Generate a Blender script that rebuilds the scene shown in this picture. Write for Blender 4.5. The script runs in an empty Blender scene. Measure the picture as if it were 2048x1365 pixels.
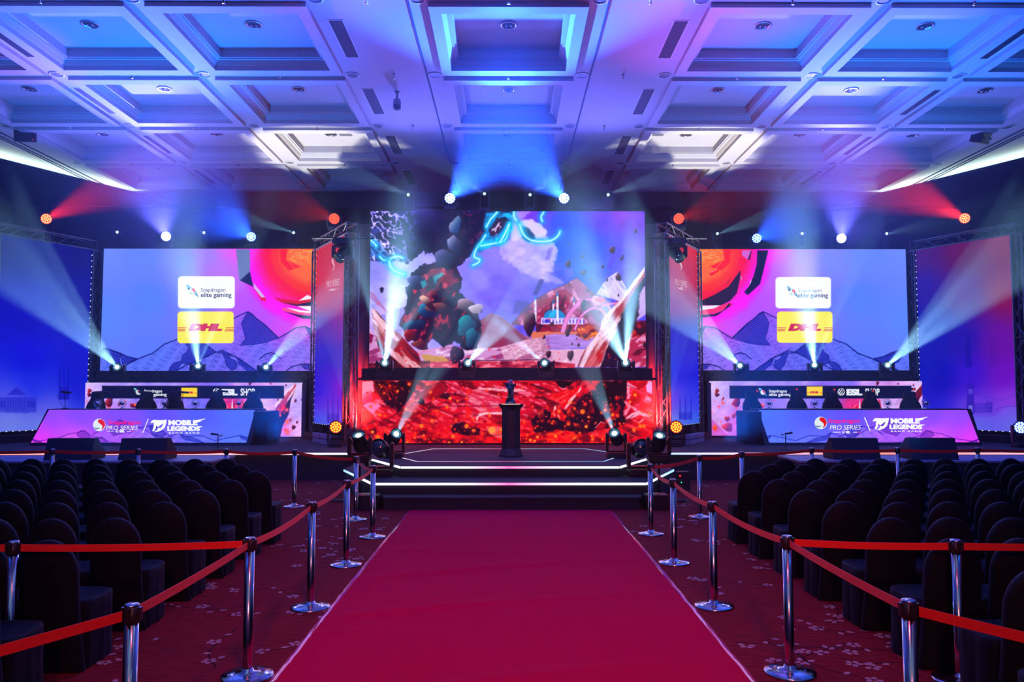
import bpy, bmesh, math, random
import numpy as np
from mathutils import Vector, Matrix, Euler

random.seed(7)
sc = bpy.context.scene
COL = sc.collection

# ------------------------------------------------------------------ camera
F = 1536.0                                  # focal length in pixels of the 2048 px frame
CAM = Vector((0.0, 0.0, 2.0))
PITCH = math.atan(92.5 / F)
YAW = math.atan(7.0 / F)
cam_d = bpy.data.cameras.new('camera')
cam_d.sensor_width = 36.0
cam_d.lens = 27.0
cam_d.clip_end = 200
cam = bpy.data.objects.new('camera', cam_d)
cam.location = CAM
cam.rotation_euler = (math.pi / 2 + PITCH, 0, -YAW)
COL.objects.link(cam)
sc.camera = cam
CR = cam.rotation_euler.to_matrix()
CRI = np.array(CR.transposed())

def ray(px, py):
    return CR @ Vector(((px - 1024) / F, (682.5 - py) / F, -1.0))

def at(px, py, Y):
    """world point seen at photo pixel (px, py) on the upright plane y = Y"""
    d = ray(px, py)
    return CAM + d * (Y / d.y)

def flat(px, py, z):
    """world point seen at photo pixel (px, py) on the level plane z"""
    d = ray(px, py)
    return CAM + d * ((z - CAM.z) / d.z)

def topix(P):
    """world points (n,3) -> photo pixels (n,2)"""
    P = np.asarray(P, float) - np.array(CAM)
    q = P @ CRI.T
    return np.stack([1024 + F * q[:, 0] / -q[:, 2], 682.5 - F * q[:, 1] / -q[:, 2]], 1)

# ------------------------------------------------------------------ render look
sc.view_settings.view_transform = 'Standard'
sc.view_settings.look = 'None'
sc.view_settings.gamma = 1.0
sc.view_settings.exposure = 0.0
sc.view_settings.use_curve_mapping = False
cy = sc.cycles
cy.use_denoising = True
cy.use_adaptive_sampling = True
cy.adaptive_threshold = 0.02
cy.max_bounces = 5
cy.diffuse_bounces = 2
cy.glossy_bounces = 3
cy.transmission_bounces = 2
cy.volume_bounces = 0
cy.transparent_max_bounces = 6
cy.sample_clamp_indirect = 4.0
cy.caustics_reflective = False
cy.caustics_refractive = False
world = bpy.data.worlds.new('hall')
sc.world = world
world.use_nodes = True
world.node_tree.nodes['Background'].inputs[0].default_value = (0.01, 0.02, 0.08, 1)
world.node_tree.nodes['Background'].inputs[1].default_value = 0.0
HAZE = 0.0042
COVE = 130.0

# ------------------------------------------------------------------ helpers
def s2l(c):
    c = np.asarray(c, float)
    return np.where(c <= 0.04045, c / 12.92, ((c + 0.055) / 1.055) ** 2.4)

def rgb(r, g, b):
    return tuple(float(v) for v in s2l(np.array([r, g, b]) / 255.0))

def mat(name, color, rough=0.6, metal=0.0, noise=0.0, nscale=20.0, emit=None, estr=0.0, bump=0.0, sheen=0.0, spec=0.5, coat=0.0, stretch=(1, 1, 1)):
    m = bpy.data.materials.new(name)
    m.use_nodes = True
    nt = m.node_tree
    b = nt.nodes['Principled BSDF']
    b.inputs['Base Color'].default_value = (*color, 1)
    b.inputs['Roughness'].default_value = rough
    b.inputs['Metallic'].default_value = metal
    b.inputs['Specular IOR Level'].default_value = spec
    if coat:
        b.inputs['Coat Weight'].default_value = coat
    if sheen:
        b.inputs['Sheen Weight'].default_value = sheen
        b.inputs['Sheen Roughness'].default_value = 0.4
    if noise or bump:
        tc = nt.nodes.new('ShaderNodeTexCoord')
        mp = nt.nodes.new('ShaderNodeMapping')
        mp.inputs['Scale'].default_value = stretch
        n = nt.nodes.new('ShaderNodeTexNoise')
        n.inputs['Scale'].default_value = nscale
        n.inputs['Detail'].default_value = 3
        nt.links.new(tc.outputs['Object'], mp.inputs['Vector'])
        nt.links.new(mp.outputs['Vector'], n.inputs['Vector'])
        if noise:
            mx = nt.nodes.new('ShaderNodeMix')
            mx.data_type = 'RGBA'
            mx.inputs['A'].default_value = (*[c * (1 - noise) for c in color], 1)
            mx.inputs['B'].default_value = (*[min(1, c * (1 + noise)) for c in color], 1)
            nt.links.new(n.outputs['Fac'], mx.inputs['Factor'])
            nt.links.new(mx.outputs['Result'], b.inputs['Base Color'])
        if bump:
            bp = nt.nodes.new('ShaderNodeBump')
            bp.inputs['Strength'].default_value = bump
            bp.inputs['Distance'].default_value = 0.01
            nt.links.new(n.outputs['Fac'], bp.inputs['Height'])
            nt.links.new(bp.outputs['Normal'], b.inputs['Normal'])
    if emit is not None:
        b.inputs['Emission Color'].default_value = (*emit, 1)
        b.inputs['Emission Strength'].default_value = estr
    return m

def emis(name, color, strength, sampled=False):
    m = bpy.data.materials.new(name)
    m.use_nodes = True
    nt = m.node_tree
    nt.nodes.clear()
    o = nt.nodes.new('ShaderNodeOutputMaterial')
    e = nt.nodes.new('ShaderNodeEmission')
    e.inputs[0].default_value = (*color, 1)
    e.inputs[1].default_value = strength
    nt.links.new(e.outputs[0], o.inputs[0])
    if not sampled:
        m.cycles.emission_sampling = 'NONE'
    return m

class MB:
    """collects shapes into one mesh"""
    def __init__(self):
        self.v = []; self.f = []; self.mi = []; self.m = 0; self.sm = []
    def add(self, vs, fs, smooth=False):
        o = len(self.v)
        self.v += [tuple(p) for p in vs]
        for f in fs:
            self.f.append([i + o for i in f]); self.mi.append(self.m); self.sm.append(smooth)
        return self
    def box(self, lo, hi, bev=0.0):
        x0, y0, z0 = lo; x1, y1, z1 = hi
        if bev <= 0:
            self.add([(x0,y0,z0),(x1,y0,z0),(x1,y1,z0),(x0,y1,z0),(x0,y0,z1),(x1,y0,z1),(x1,y1,z1),(x0,y1,z1)],
                     [(0,3,2,1),(4,5,6,7),(0,1,5,4),(1,2,6,5),(2,3,7,6),(3,0,4,7)])
        else:
            bm = bmesh.new()
            bmesh.ops.create_cube(bm, size=1)
            for v in bm.verts:
                v.co = Vector(((x0+x1)/2 + v.co.x*(x1-x0), (y0+y1)/2 + v.co.y*(y1-y0), (z0+z1)/2 + v.co.z*(z1-z0)))
            bmesh.ops.bevel(bm, geom=bm.edges[:], offset=bev, segments=2, affect='EDGES')
            bm.verts.ensure_lookup_table()
            self.add([v.co[:] for v in bm.verts], [[v.index for v in f.verts] for f in bm.faces])
            bm.free()
        return self
    def tube(self, a, b, r, n=8, r2=None, cap=True):
        a = Vector(a); b = Vector(b); r2 = r if r2 is None else r2
        d = (b - a)
        if d.length < 1e-6: return self
        q = d.to_track_quat('Z', 'Y')
        vs = []
        for (c, rr) in ((a, r), (b, r2)):
            for i in range(n):
                t = 2*math.pi*i/n
                vs.append(c + q @ Vector((rr*math.cos(t), rr*math.sin(t), 0)))
        fs = [(i, (i+1) % n, n+(i+1) % n, n+i) for i in range(n)]
        self.add(vs, fs, True)
        if cap:
            self.add(vs[:n], [tuple(reversed(range(n)))]); self.add(vs[n:], [tuple(range(n))])
        return self
    def path(self, pts, r, n=8):
        for a, b in zip(pts[:-1], pts[1:]): self.tube(a, b, r, n)
        return self
    def lathe(self, prof, n=24, M=None, smooth=True):
        """prof: (radius, height) pairs turned about z; M places it"""
        vs = []
        for (r, z) in prof:
            for i in range(n):
                t = 2*math.pi*i/n
                p = Vector((r*math.cos(t), r*math.sin(t), z))
                vs.append(M @ p if M is not None else p)
        fs = []
        for k in range(len(prof)-1):
            for i in range(n):
                j = (i+1) % n
                fs.append((k*n+i, k*n+j, (k+1)*n+j, (k+1)*n+i))
        self.add(vs, fs, smooth)
        if prof[0][0] > 1e-5: self.add(vs[:n], [tuple(reversed(range(n)))])
        if prof[-1][0] > 1e-5: self.add(vs[-n:], [tuple(range(n))])
        return self
    def prism(self, poly, z0, z1):
        n = len(poly)
        vs = [(p[0], p[1], z0) for p in poly] + [(p[0], p[1], z1) for p in poly]
        self.add(vs, [tuple(reversed(range(n))), tuple(range(n, 2*n))] + [(i, (i+1) % n, n+(i+1) % n, n+i) for i in range(n)])
        return self
    def strip(self, pts, w, up):
        """flat ribbon along pts, w wide along direction up, 2 sided thin"""
        return self
    def xf(self, M):
        self.v = [tuple(M @ Vector(p)) for p in self.v]
        return self
    def build(self, name, mats, parent=None, loc=None):
        me = bpy.data.meshes.new(name)
        me.from_pydata(self.v, [], self.f)
        if not isinstance(mats, (list, tuple)): mats = [mats]
        for m in mats: me.materials.append(m)
        me.polygons.foreach_set('material_index', self.mi)
        me.polygons.foreach_set('use_smooth', self.sm)
        me.update()
        o = bpy.data.objects.new(name, me)
        COL.objects.link(o)
        if parent is not None: o.parent = parent
        if loc is not None: o.location = loc
        return o

def tag(o, label=None, cat=None, group=None, kind=None):
    if label: o['label'] = label
    if cat: o['category'] = cat
    if group: o['group'] = group
    if kind: o['kind'] = kind
    return o

def thing(name, loc, label, cat, group=None, rz=0.0):
    o = bpy.data.objects.new(name, None)
    o.empty_display_size = 0.2
    COL.objects.link(o)
    o.location = loc; o.rotation_euler = (0, 0, rz)
    return tag(o, label, cat, group)

def copy_tree(o, parent=None):
    c = o.copy(); COL.objects.link(c); c.parent = parent
    for ch in list(o.children):
        copy_tree(ch, c)
    return c

ORD = ['first','second','third','fourth','fifth','sixth','seventh','eighth','ninth','tenth','eleventh','twelfth','thirteenth','fourteenth']

def spot(name, loc, target, color, power, angle, blend=0.3, radius=0.04, parent=None, streaks=0, phase=0.0):
    l = bpy.data.lights.new(name, 'SPOT')
    l.color = color; l.energy = power
    l.spot_size = math.radians(angle); l.spot_blend = blend
    l.shadow_soft_size = radius
    o = bpy.data.objects.new(name, l)
    COL.objects.link(o)
    d = Vector(target) - Vector(loc)
    o.location = loc
    o.rotation_euler = d.to_track_quat('-Z', 'Y').to_euler()
    if streaks:
        # a gobo in the lamp: dark bars across the beam
        l.use_nodes = True
        nt = l.node_tree
        e = nt.nodes['Emission']
        tc = nt.nodes.new('ShaderNodeTexCoord')
        sp = nt.nodes.new('ShaderNodeSeparateXYZ')
        nt.links.new(tc.outputs['Normal'], sp.inputs[0])
        dv = nt.nodes.new('ShaderNodeMath'); dv.operation = 'DIVIDE'
        nt.links.new(sp.outputs['X'], dv.inputs[0]); nt.links.new(sp.outputs['Z'], dv.inputs[1])
        mu = nt.nodes.new('ShaderNodeMath'); mu.operation = 'MULTIPLY_ADD'
        half = math.tan(math.radians(angle / 2))
        mu.inputs[1].default_value = math.pi * streaks / half
        mu.inputs[2].default_value = phase
        nt.links.new(dv.outputs[0], mu.inputs[0])
        si = nt.nodes.new('ShaderNodeMath'); si.operation = 'COSINE'
        nt.links.new(mu.outputs[0], si.inputs[0])
        m2 = nt.nodes.new('ShaderNodeMapRange')
        m2.inputs['From Min'].default_value = -0.3; m2.inputs['From Max'].default_value = 0.9
        m2.inputs['To Min'].default_value = 0.05; m2.inputs['To Max'].default_value = 1.9
        nt.links.new(si.outputs[0], m2.inputs['Value'])
        nt.links.new(m2.outputs['Result'], e.inputs['Strength'])
    if parent is not None:
        o.parent = parent
        o.matrix_parent_inverse = parent.matrix_basis.inverted() if False else Matrix.Identity(4)
    return o

def area(name, loc, target, color, power, sx, sy):
    l = bpy.data.lights.new(name, 'AREA')
    l.shape = 'RECTANGLE'; l.size = sx; l.size_y = sy
    l.color = color; l.energy = power
    o = bpy.data.objects.new(name, l)
    COL.objects.link(o)
    o.location = loc
    o.rotation_euler = (Vector(target) - Vector(loc)).to_track_quat('-Z', 'Y').to_euler()
    return o

# ------------------------------------------------------------------ haze in the hall
def build_haze():
    m = bpy.data.materials.new('stage_haze'); m.use_nodes = True
    nt = m.node_tree; nt.nodes.clear()
    o = nt.nodes.new('ShaderNodeOutputMaterial')
    v = nt.nodes.new('ShaderNodeVolumeScatter')
    v.inputs['Color'].default_value = (1, 1, 1, 1)
    v.inputs['Density'].default_value = HAZE
    v.inputs['Anisotropy'].default_value = 0.5
    nt.links.new(v.outputs[0], o.inputs['Volume'])
    ob = MB().box((-16.4, 10.54, -0.05), (16.4, 25.45, 8.10)).build('haze', m)
    tag(ob, 'thin theatrical haze hanging in the whole hall, lit up by the beams', 'haze', kind='stuff')
build_haze()

# ------------------------------------------------------------------ room shell
CEIL = 8.2
M_ceil = mat('ceiling_plaster', (0.55, 0.53, 0.54), 0.8, noise=0.05, nscale=3)
M_groove = mat('ceiling_groove', (0.05, 0.05, 0.06), 0.9)
M_dark = mat('black_drape', (0.012, 0.012, 0.016), 0.9, noise=0.4, nscale=6, stretch=(3, 3, 0.2))
M_wall = mat('wall_paint', (0.06, 0.05, 0.05), 0.9, noise=0.2, nscale=2)
M_soffit = mat('soffit_paint', (0.03, 0.035, 0.05), 0.85, noise=0.1, nscale=2)

COLX = [0.0] + [s * (4.57 + 2.93 * k) for k in range(3) for s in (-1, 1)]
RY0, RDY = 11.93, 2.99
ROWY = [RY0 + RDY * k + RDY / 2 for k in range(-4, 4)]
def ceiling():
    mb = MB()
    xs = sorted(COLX)
    def ring(cx, cyy, hx0, hy0, z0, hx1, hy1, z1):
        a = [(cx-hx0, cyy-hy0, z0), (cx+hx0, cyy-hy0, z0), (cx+hx0, cyy+hy0, z0), (cx-hx0, cyy+hy0, z0)]
        b = [(cx-hx1, cyy-hy1, z1), (cx+hx1, cyy-hy1, z1), (cx+hx1, cyy+hy1, z1), (cx-hx1, cyy+hy1, z1)]
        mb.add(a+b, [(0,1,5,4),(1,2,6,5),(2,3,7,6),(3,0,4,7)])
    def quad(x0, y0, x1, y1, z):
        mb.add([(x0,y0,z),(x1,y0,z),(x1,y1,z),(x0,y1,z)], [(3,2,1,0)])
    ya, yb = ROWY[0]-RDY/2, ROWY[-1]+RDY/2
    quad(-16.5, -7.5, 16.5, ya, CEIL)
    edges = [-16.5]
    for x in xs:
        quad(edges[-1], ya, x-1.465, yb, CEIL); edges.append(x+1.465)
    quad(edges[-1], ya, 16.5, yb, CEIL)
    steps_ = [(1.30, 1.375, 0), (1.30, 1.375, -.07), (1.11, 1.14, -.07), (1.11, 1.14, .02), (1.09, 1.12, .04), (1.05, 1.08, .11), (1.0, 1.03, .11), (1.0, 1.03, .13), (.96, .99, .13), (.96, .99, .30)]
    for x in xs:
        for y in ROWY:
            ring(x, y, 1.465, RDY/2, CEIL, 1.30, 1.375, CEIL)
            for a, b in zip(steps_[:-1], steps_[1:]):
                ring(x, y, a[0], a[1], CEIL+a[2], b[0], b[1], CEIL+b[2])
            quad(x-.96, y-.99, x+.96, y+.99, CEIL+.30)
    quad(-16.5, yb, 16.5, 26.5, CEIL)
    mb.m = 1
    for s in (-1, 1):
        for gx, w in ((1.62, 0.03), (12.38, 0.05), (12.55, 0.03), (12.66, 0.03)):
            x = s*gx
            mb.box((x-w/2, ya, CEIL-0.012), (x+w/2, yb, CEIL+0.002))
    mb.m = 0
    mb.box((-16.5, -7.5, CEIL+0.5), (16.5, 26.5, CEIL+0.6))
    return mb.build('ceiling', [M_ceil, M_groove])
tag(ceiling(), kind='structure')

tag(MB().box((-16.5, 25.5, 0), (16.5, 25.7, 8.7)).build('wall_back', M_dark), kind='structure')
tag(MB().box((-16.5, -7.7, 0), (16.5, -7.5, 8.7)).build('wall_front', M_wall), kind='structure')
tag(MB().box((-16.7, -7.7, 0), (-16.5, 25.7, 8.7)).build('wall_left', M_wall), kind='structure')
tag(MB().box((16.5, -7.7, 0), (16.7, 25.7, 8.7)).build('wall_right', M_wall), kind='structure')
# bulkhead across the stage end where the coffers stop
tag(MB().box((-16.4, 24.0, 7.7), (16.4, 24.25, 8.19)).build('trim_1', M_soffit), kind='structure')
for s, nm in ((-1, 'trim_2'), (1, 'trim_3')):
    poly = [(s*16.45, 12.5), (s*12.9, 19.2), (s*11.1, 22.6), (s*10.4, 23.95), (s*16.45, 23.95)]
    if s > 0: poly.reverse()
    tag(MB().prism(poly, 7.72, 7.80).build(nm, M_soffit), kind='structure')
    # cove lamp lying on the soffit's edge, washing the ceiling
    l = bpy.data.lights.new('cove_light', 'AREA'); l.shape = 'RECTANGLE'; l.size = 9.5; l.size_y = 1.0
    l.color = (0.72, 1.0, 0.90); l.energy = COVE
    o = bpy.data.objects.new('cove_light', l); COL.objects.link(o)
    o.location = (s*13.75, 19.55, 7.815)
    dirv = Vector((-s*0.10, -0.05, 0.99))
    X = Vector((-s*0.468, 0.884, 0)).normalized(); Z = -dirv.normalized(); Yv = Z.cross(X).normalized(); X = Yv.cross(Z)
    o.rotation_euler = Matrix((X, Yv, Z)).transposed().to_euler()

# ------------------------------------------------------------------ floor with blossom carpet
M_floor = bpy.data.materials.new('hall_carpet'); M_floor.use_nodes = True
def _floor():
    nt = M_floor.node_tree; b = nt.nodes['Principled BSDF']
    tc = nt.nodes.new('ShaderNodeTexCoord'); mp = nt.nodes.new('ShaderNodeMapping')
    mp.inputs['Scale'].default_value = (1.2, 14, 1)
    n = nt.nodes.new('ShaderNodeTexNoise'); n.inputs['Scale'].default_value = 5; n.inputs['Detail'].default_value = 6; n.inputs['Roughness'].default_value = 0.7
    r = nt.nodes.new('ShaderNodeValToRGB')
    r.color_ramp.elements[0].position = 0.3; r.color_ramp.elements[0].color = (0.07, 0.004, 0.012, 1)
    r.color_ramp.elements[1].position = 0.72; r.color_ramp.elements[1].color = (0.30, 0.022, 0.028, 1)
    nt.links.new(tc.outputs['Object'], mp.inputs[0]); nt.links.new(mp.outputs[0], n.inputs['Vector'])
    nt.links.new(n.outputs['Fac'], r.inputs[0]); nt.links.new(r.outputs[0], b.inputs['Base Color'])
    b.inputs['Roughness'].default_value = 0.95
    b.inputs['Specular IOR Level'].default_value = 0.1
_floor()
M_petal = mat('carpet_blossom', (0.42, 0.30, 0.34), 0.95, noise=0.15, nscale=60, spec=0.1)
M_twig = mat('carpet_twig', (0.03, 0.006, 0.01), 0.95, spec=0.1)

def floor():
    rnd = random.Random(3)
    mb = MB()
    mb.box((-16.5, -7.5, -0.1), (16.5, 25.6, 0.0))
    def petal(cx, cyy, a, l, w):
        vs = []
        for i in range(10):
            t = 2*math.pi*i/10
            x = l*math.cos(t); y = w*math.sin(t)*(1+0.25*math.cos(t))
            vs.append((cx+x*math.cos(a)-y*math.sin(a), cyy+x*math.sin(a)+y*math.cos(a), 0.0012))
        mb.add(vs, [tuple(range(10))])
    def flower(cx, cyy, s):
        a0 = rnd.random()*6.28
        miss = rnd.choice([None, None, 2])
        for k in range(5):
            if k == miss: continue
            a = a0 + k*2*math.pi/5 + rnd.uniform(-.1, .1)
            petal(cx+0.68*s*math.cos(a), cyy+0.68*s*math.sin(a), a, 0.42*s, 0.34*s)
    for side in (-1, 1):
        for k in range(82):
            x = side*rnd.uniform(1.8, 4.6); y = rnd.uniform(1.5, 16.4)
            if y > 12 : x = side*rnd.uniform(2.3, 8)
            a = rnd.uniform(-0.6, 0.6) + (math.pi/2 if rnd.random() < .25 else 0)
            mb.m = 1
            L = rnd.uniform(0.5, 0.95)
            n = rnd.randint(3, 6)
            pts = []
            for j in range(9):
                t = j/8*L
                pts.append((x+t*math.cos(a)+0.05*math.sin(t*7+k), y+t*math.sin(a)+0.07*math.sin(t*6+k*2)))
            mb.m = 2
            for (p, q) in zip(pts[:-1], pts[1:]):
                dx, dy = q[0]-p[0], q[1]-p[1]; ll = math.hypot(dx, dy); nx, ny = -dy/ll*0.006, dx/ll*0.006
                mb.add([(p[0]+nx,p[1]+ny,0.0006),(p[0]-nx,p[1]-ny,0.0006),(q[0]-nx,q[1]-ny,0.0006),(q[0]+nx,q[1]+ny,0.0006)], [(0,1,2,3)])
            mb.m = 1
            for j in range(n):
                p = pts[min(8, int(j*8/n)+1)]
                ox, oy = rnd.uniform(-.09, .09), rnd.uniform(-.09, .09)
                if j % 3 == 0: flower(p[0]+ox, p[1]+oy, rnd.uniform(0.045, 0.062))
                else: petal(p[0]+ox, p[1]+oy, rnd.random()*6.28, 0.032, 0.018)
    return mb.build('floor', [M_floor, M_petal, M_twig])
tag(floor(), kind='structure')

# ------------------------------------------------------------------ stage
M_deck = mat('stage_carpet', (0.020, 0.022, 0.032), 0.9, noise=0.25, nscale=60)
M_skirt = mat('stage_skirt', (0.010, 0.011, 0.018), 0.85, noise=0.2, nscale=30)
def led_grad(name, stops, strength, x0, x1):
    """LED strip whose colour runs along world x"""
    m = bpy.data.materials.new(name); m.use_nodes = True
    nt = m.node_tree; nt.nodes.clear()
    o = nt.nodes.new('ShaderNodeOutputMaterial'); e = nt.nodes.new('ShaderNodeEmission')
    g = nt.nodes.new('ShaderNodeTexCoord'); s = nt.nodes.new('ShaderNodeSeparateXYZ')
    mr = nt.nodes.new('ShaderNodeMapRange'); mr.inputs['From Min'].default_value = x0; mr.inputs['From Max'].default_value = x1
    r = nt.nodes.new('ShaderNodeValToRGB')
    el = r.color_ramp.elements
    while len(el) > 1: el.remove(el[-1])
    el[0].position = stops[0][0]; el[0].color = (*stops[0][1], 1)
    for p, c in stops[1:]:
        k = el.new(p); k.color = (*c, 1)
    nt.links.new(g.outputs['Object'], s.inputs[0]); nt.links.new(s.outputs['X'], mr.inputs['Value'])
    nt.links.new(mr.outputs['Result'], r.inputs[0]); nt.links.new(r.outputs[0], e.inputs[0])
    e.inputs[1].default_value = strength
    nt.links.new(e.outputs[0], o.inputs[0])
    return m
STZ = 0.6
W_, B_, P_ = (0.75, 0.8, 1.0), (0.25, 0.5, 1.0), (1.0, 0.15, 0.45)
M_led_step = led_grad('led_step', [(0.0, B_), (0.12, W_), (0.35, W_), (0.5, P_), (0.68, W_), (0.88, W_), (1, B_)], 1.7, -3.2, 3.2)
M_led_lip = led_grad('led_lip', [(0.0, (1, .25, .2)), (0.13, (1, .35, .4)), (0.3, (1, .5, .6)), (0.36, W_), (0.5, B_), (0.62, (0.3, 0.55, 1)), (0.7, (.9, .6, .95)), (.78, (1, .2, .15)), (1, (1, .5, .7))], 1.5, -13.0, 13.0)
M_led_thin = led_grad('led_floor_line', [(0.0, W_), (0.3, (1, .6, .8)), (0.5, P_), (0.6, (0.4, .8, .9)), (0.8, B_), (1, W_)], 0.9, -2.6, 2.6)

def stage():
    root = thing('stage', (0, 16.6, 0), 'long dark raised stage deck with thin glowing light strip on its front edge', 'stage')
    T = Matrix.Translation((0, -16.6, 0))
    mb = MB(); mb.m = 0
    mb.box((-16.3, 16.6, STZ-0.04), (16.3, 25.3, STZ)); mb.m = 1
    mb.box((-16.2, 16.66, 0), (16.2, 25.2, STZ-0.045))
    mb.xf(T).build('deck', [M_deck, M_skirt], root)
    mb = MB()
    for a, b in ((-16.3, -2.95), (2.95, 16.3)):
        mb.box((a, 16.575, STZ-0.045), (b, 16.598, STZ-0.005))
    mb.xf(T).build('light_strip', M_led_lip, root)
    return root
stage()

def steps():
    root = thing('stage_steps', (0, 12.7, 0), 'black three-step stage front platform with glowing white and pink light strips', 'steps')
    T = Matrix.Translation((0, -12.7, 0))
    tops = [
        (0.20, [(-2.03, 12.70), (2.15, 12.70), (2.22, 13.0), (2.22, 13.04), (-2.10, 13.04), (-2.10, 13.0)]),
        (0.40, [(-2.27, 13.06), (2.31, 13.06), (3.22, 15.17), (3.22, 16.55), (-3.2, 16.55), (-3.2, 15.17)]),
        (0.60, [(-1.91, 13.80), (1.97, 13.80), (2.52, 14.93), (2.9, 15.7), (2.9, 16.55), (-2.9, 16.55), (-2.9, 15.7), (-2.5, 14.93)]),
    ]
    names = ['bottom_step', 'middle_step', 'top_step']
    for k, (z, poly) in enumerate(tops):
        mb = MB(); mb.prism(poly, 0.0 if k == 0 else tops[k-1][0] if k > 9 else 0.0, z-0.03)
        c = [(p[0]*1.004, p[1]-0.01) for p in poly]
        mb.prism(c, z-0.03, z)
        st = mb.xf(T).build(names[k], M_deck, root)
        if k:
            mb = MB(); n = len(poly)
            segs = [(0, 1)] + ([(1, 2), (5, 0)] if k == 1 else [(1, 2), (2, 3), (6, 7), (7, 0)])
            for i, j in segs:
                a = Vector((*poly[i], 0)); b = Vector((*poly[j], 0)); d = (b-a).normalized(); nn = Vector((d.y, -d.x, 0))
                q = [a+nn*0.012, b+nn*0.012, b+nn*0.03, a+nn*0.03]
                mb.prism([(p.x, p.y) for p in q], z-0.045, z-0.008)
            mb.xf(T).build('light_strip', M_led_step, root)
    # line of light let into the top
    pts = [flat(px, py, STZ) for px, py in ((867,898.5),(1171,898.5),(1249,910),(1207,924),(834,924),(786,912))]
    mb = MB()
    for i in range(6):
        a = pts[i]; b = pts[(i+1) % 6]; d = (b-a).normalized(); nn = Vector((d.y, -d.x, 0))*0.018
        mb.prism([((a-nn).x, (a-nn).y), ((b-nn).x, (b-nn).y), ((b+nn).x, (b+nn).y), ((a+nn).x, (a+nn).y)][::-1], STZ+0.001, STZ+0.006)
    ln = mb.build('floor_light_line', M_led_thin)
    tag(ln, 'thin glowing six-sided light line let into the stage floor around the pedestal', 'light line')
steps()

# ------------------------------------------------------------------ red carpet runner
M_red = mat('red_carpet', (0.50, 0.002, 0.055), 0.9, noise=0.12, nscale=120, spec=0.04)
M_tape = mat('clear_edge_tape', (0.75, 0.12, 0.3), 0.06, spec=1.0, noise=0.3, nscale=4, bump=0.5)
def runner():
    root = thing('red_carpet', (0.06, 0, 0), 'wide crimson carpet runner with glossy taped edges leading to the stage steps', 'carpet')
    nx, ny = 40, 260
    y0, y1 = -4.0, 12.62
    vs = []; fs = []
    X0, X1 = -1.60, 1.66
    for j in range(ny+1):
        for i in range(nx+1):
            u = i/nx; y = y0 + (y1-y0)*j/ny; x = X0+(X1-X0)*u
            z = 0.008
            edge = min(1.0, min(u, 1-u)*8)
            for (yc, amp, sl, ph, w) in ((8.6, .013, .55, 0, .07), (9.4, .009, -.1, 1, .06), (7.2, .015, .5, .5, .07), (6.5, .010, .18, 2, .06), (5.3, .013, .55, 0.2, .10), (4.6, .008, .3, 1, .07), (10.6, .006, .05, 3, .05)):
                yy = yc + sl*math.tanh((u-0.45)*2.2)*1.1 + 0.05*math.sin(5*u+ph)
                z += 2.4*amp*edge*math.exp(-((y-yy)/w)**2)*(0.5+0.5*math.sin(3.1*u+ph+.6))
            z += 0.0015*math.sin(x*3+y*1.3)*edge
            vs.append((x-0.06, y, z))
    for j in range(ny):
        for i in range(nx):
            a = j*(nx+1)+i
            fs.append((a, a+1, a+nx+2, a+nx+1))
    MB().add(vs, fs, True).build('pile', M_red, root)
    for s in (X0, X1):
        mb = MB(); n = 200
        sgn = -1 if s < 0 else 1
        v = []; f = []
        rr = random.Random(int(abs(s)*100))
        for j in range(n+1):
            y = y0+(y1-y0-0.3)*j/n
            w = rr.uniform(-.004, .004)
            for k, (dx, dz) in enumerate(((-0.02, 0.012), (0.002, 0.0125), (0.026, 0.003))):
                v.append((s-0.06+sgn*dx+w, y, dz+rr.uniform(0, .002)))
        for j in range(n):
            for k in range(2):
                a = j*3+k; q = (a, a+1, a+4, a+3)
                f.append(q if sgn > 0 else q[::-1])
        mb.add(v, f, True).build('edge_tape', M_tape, root)
runner()

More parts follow.
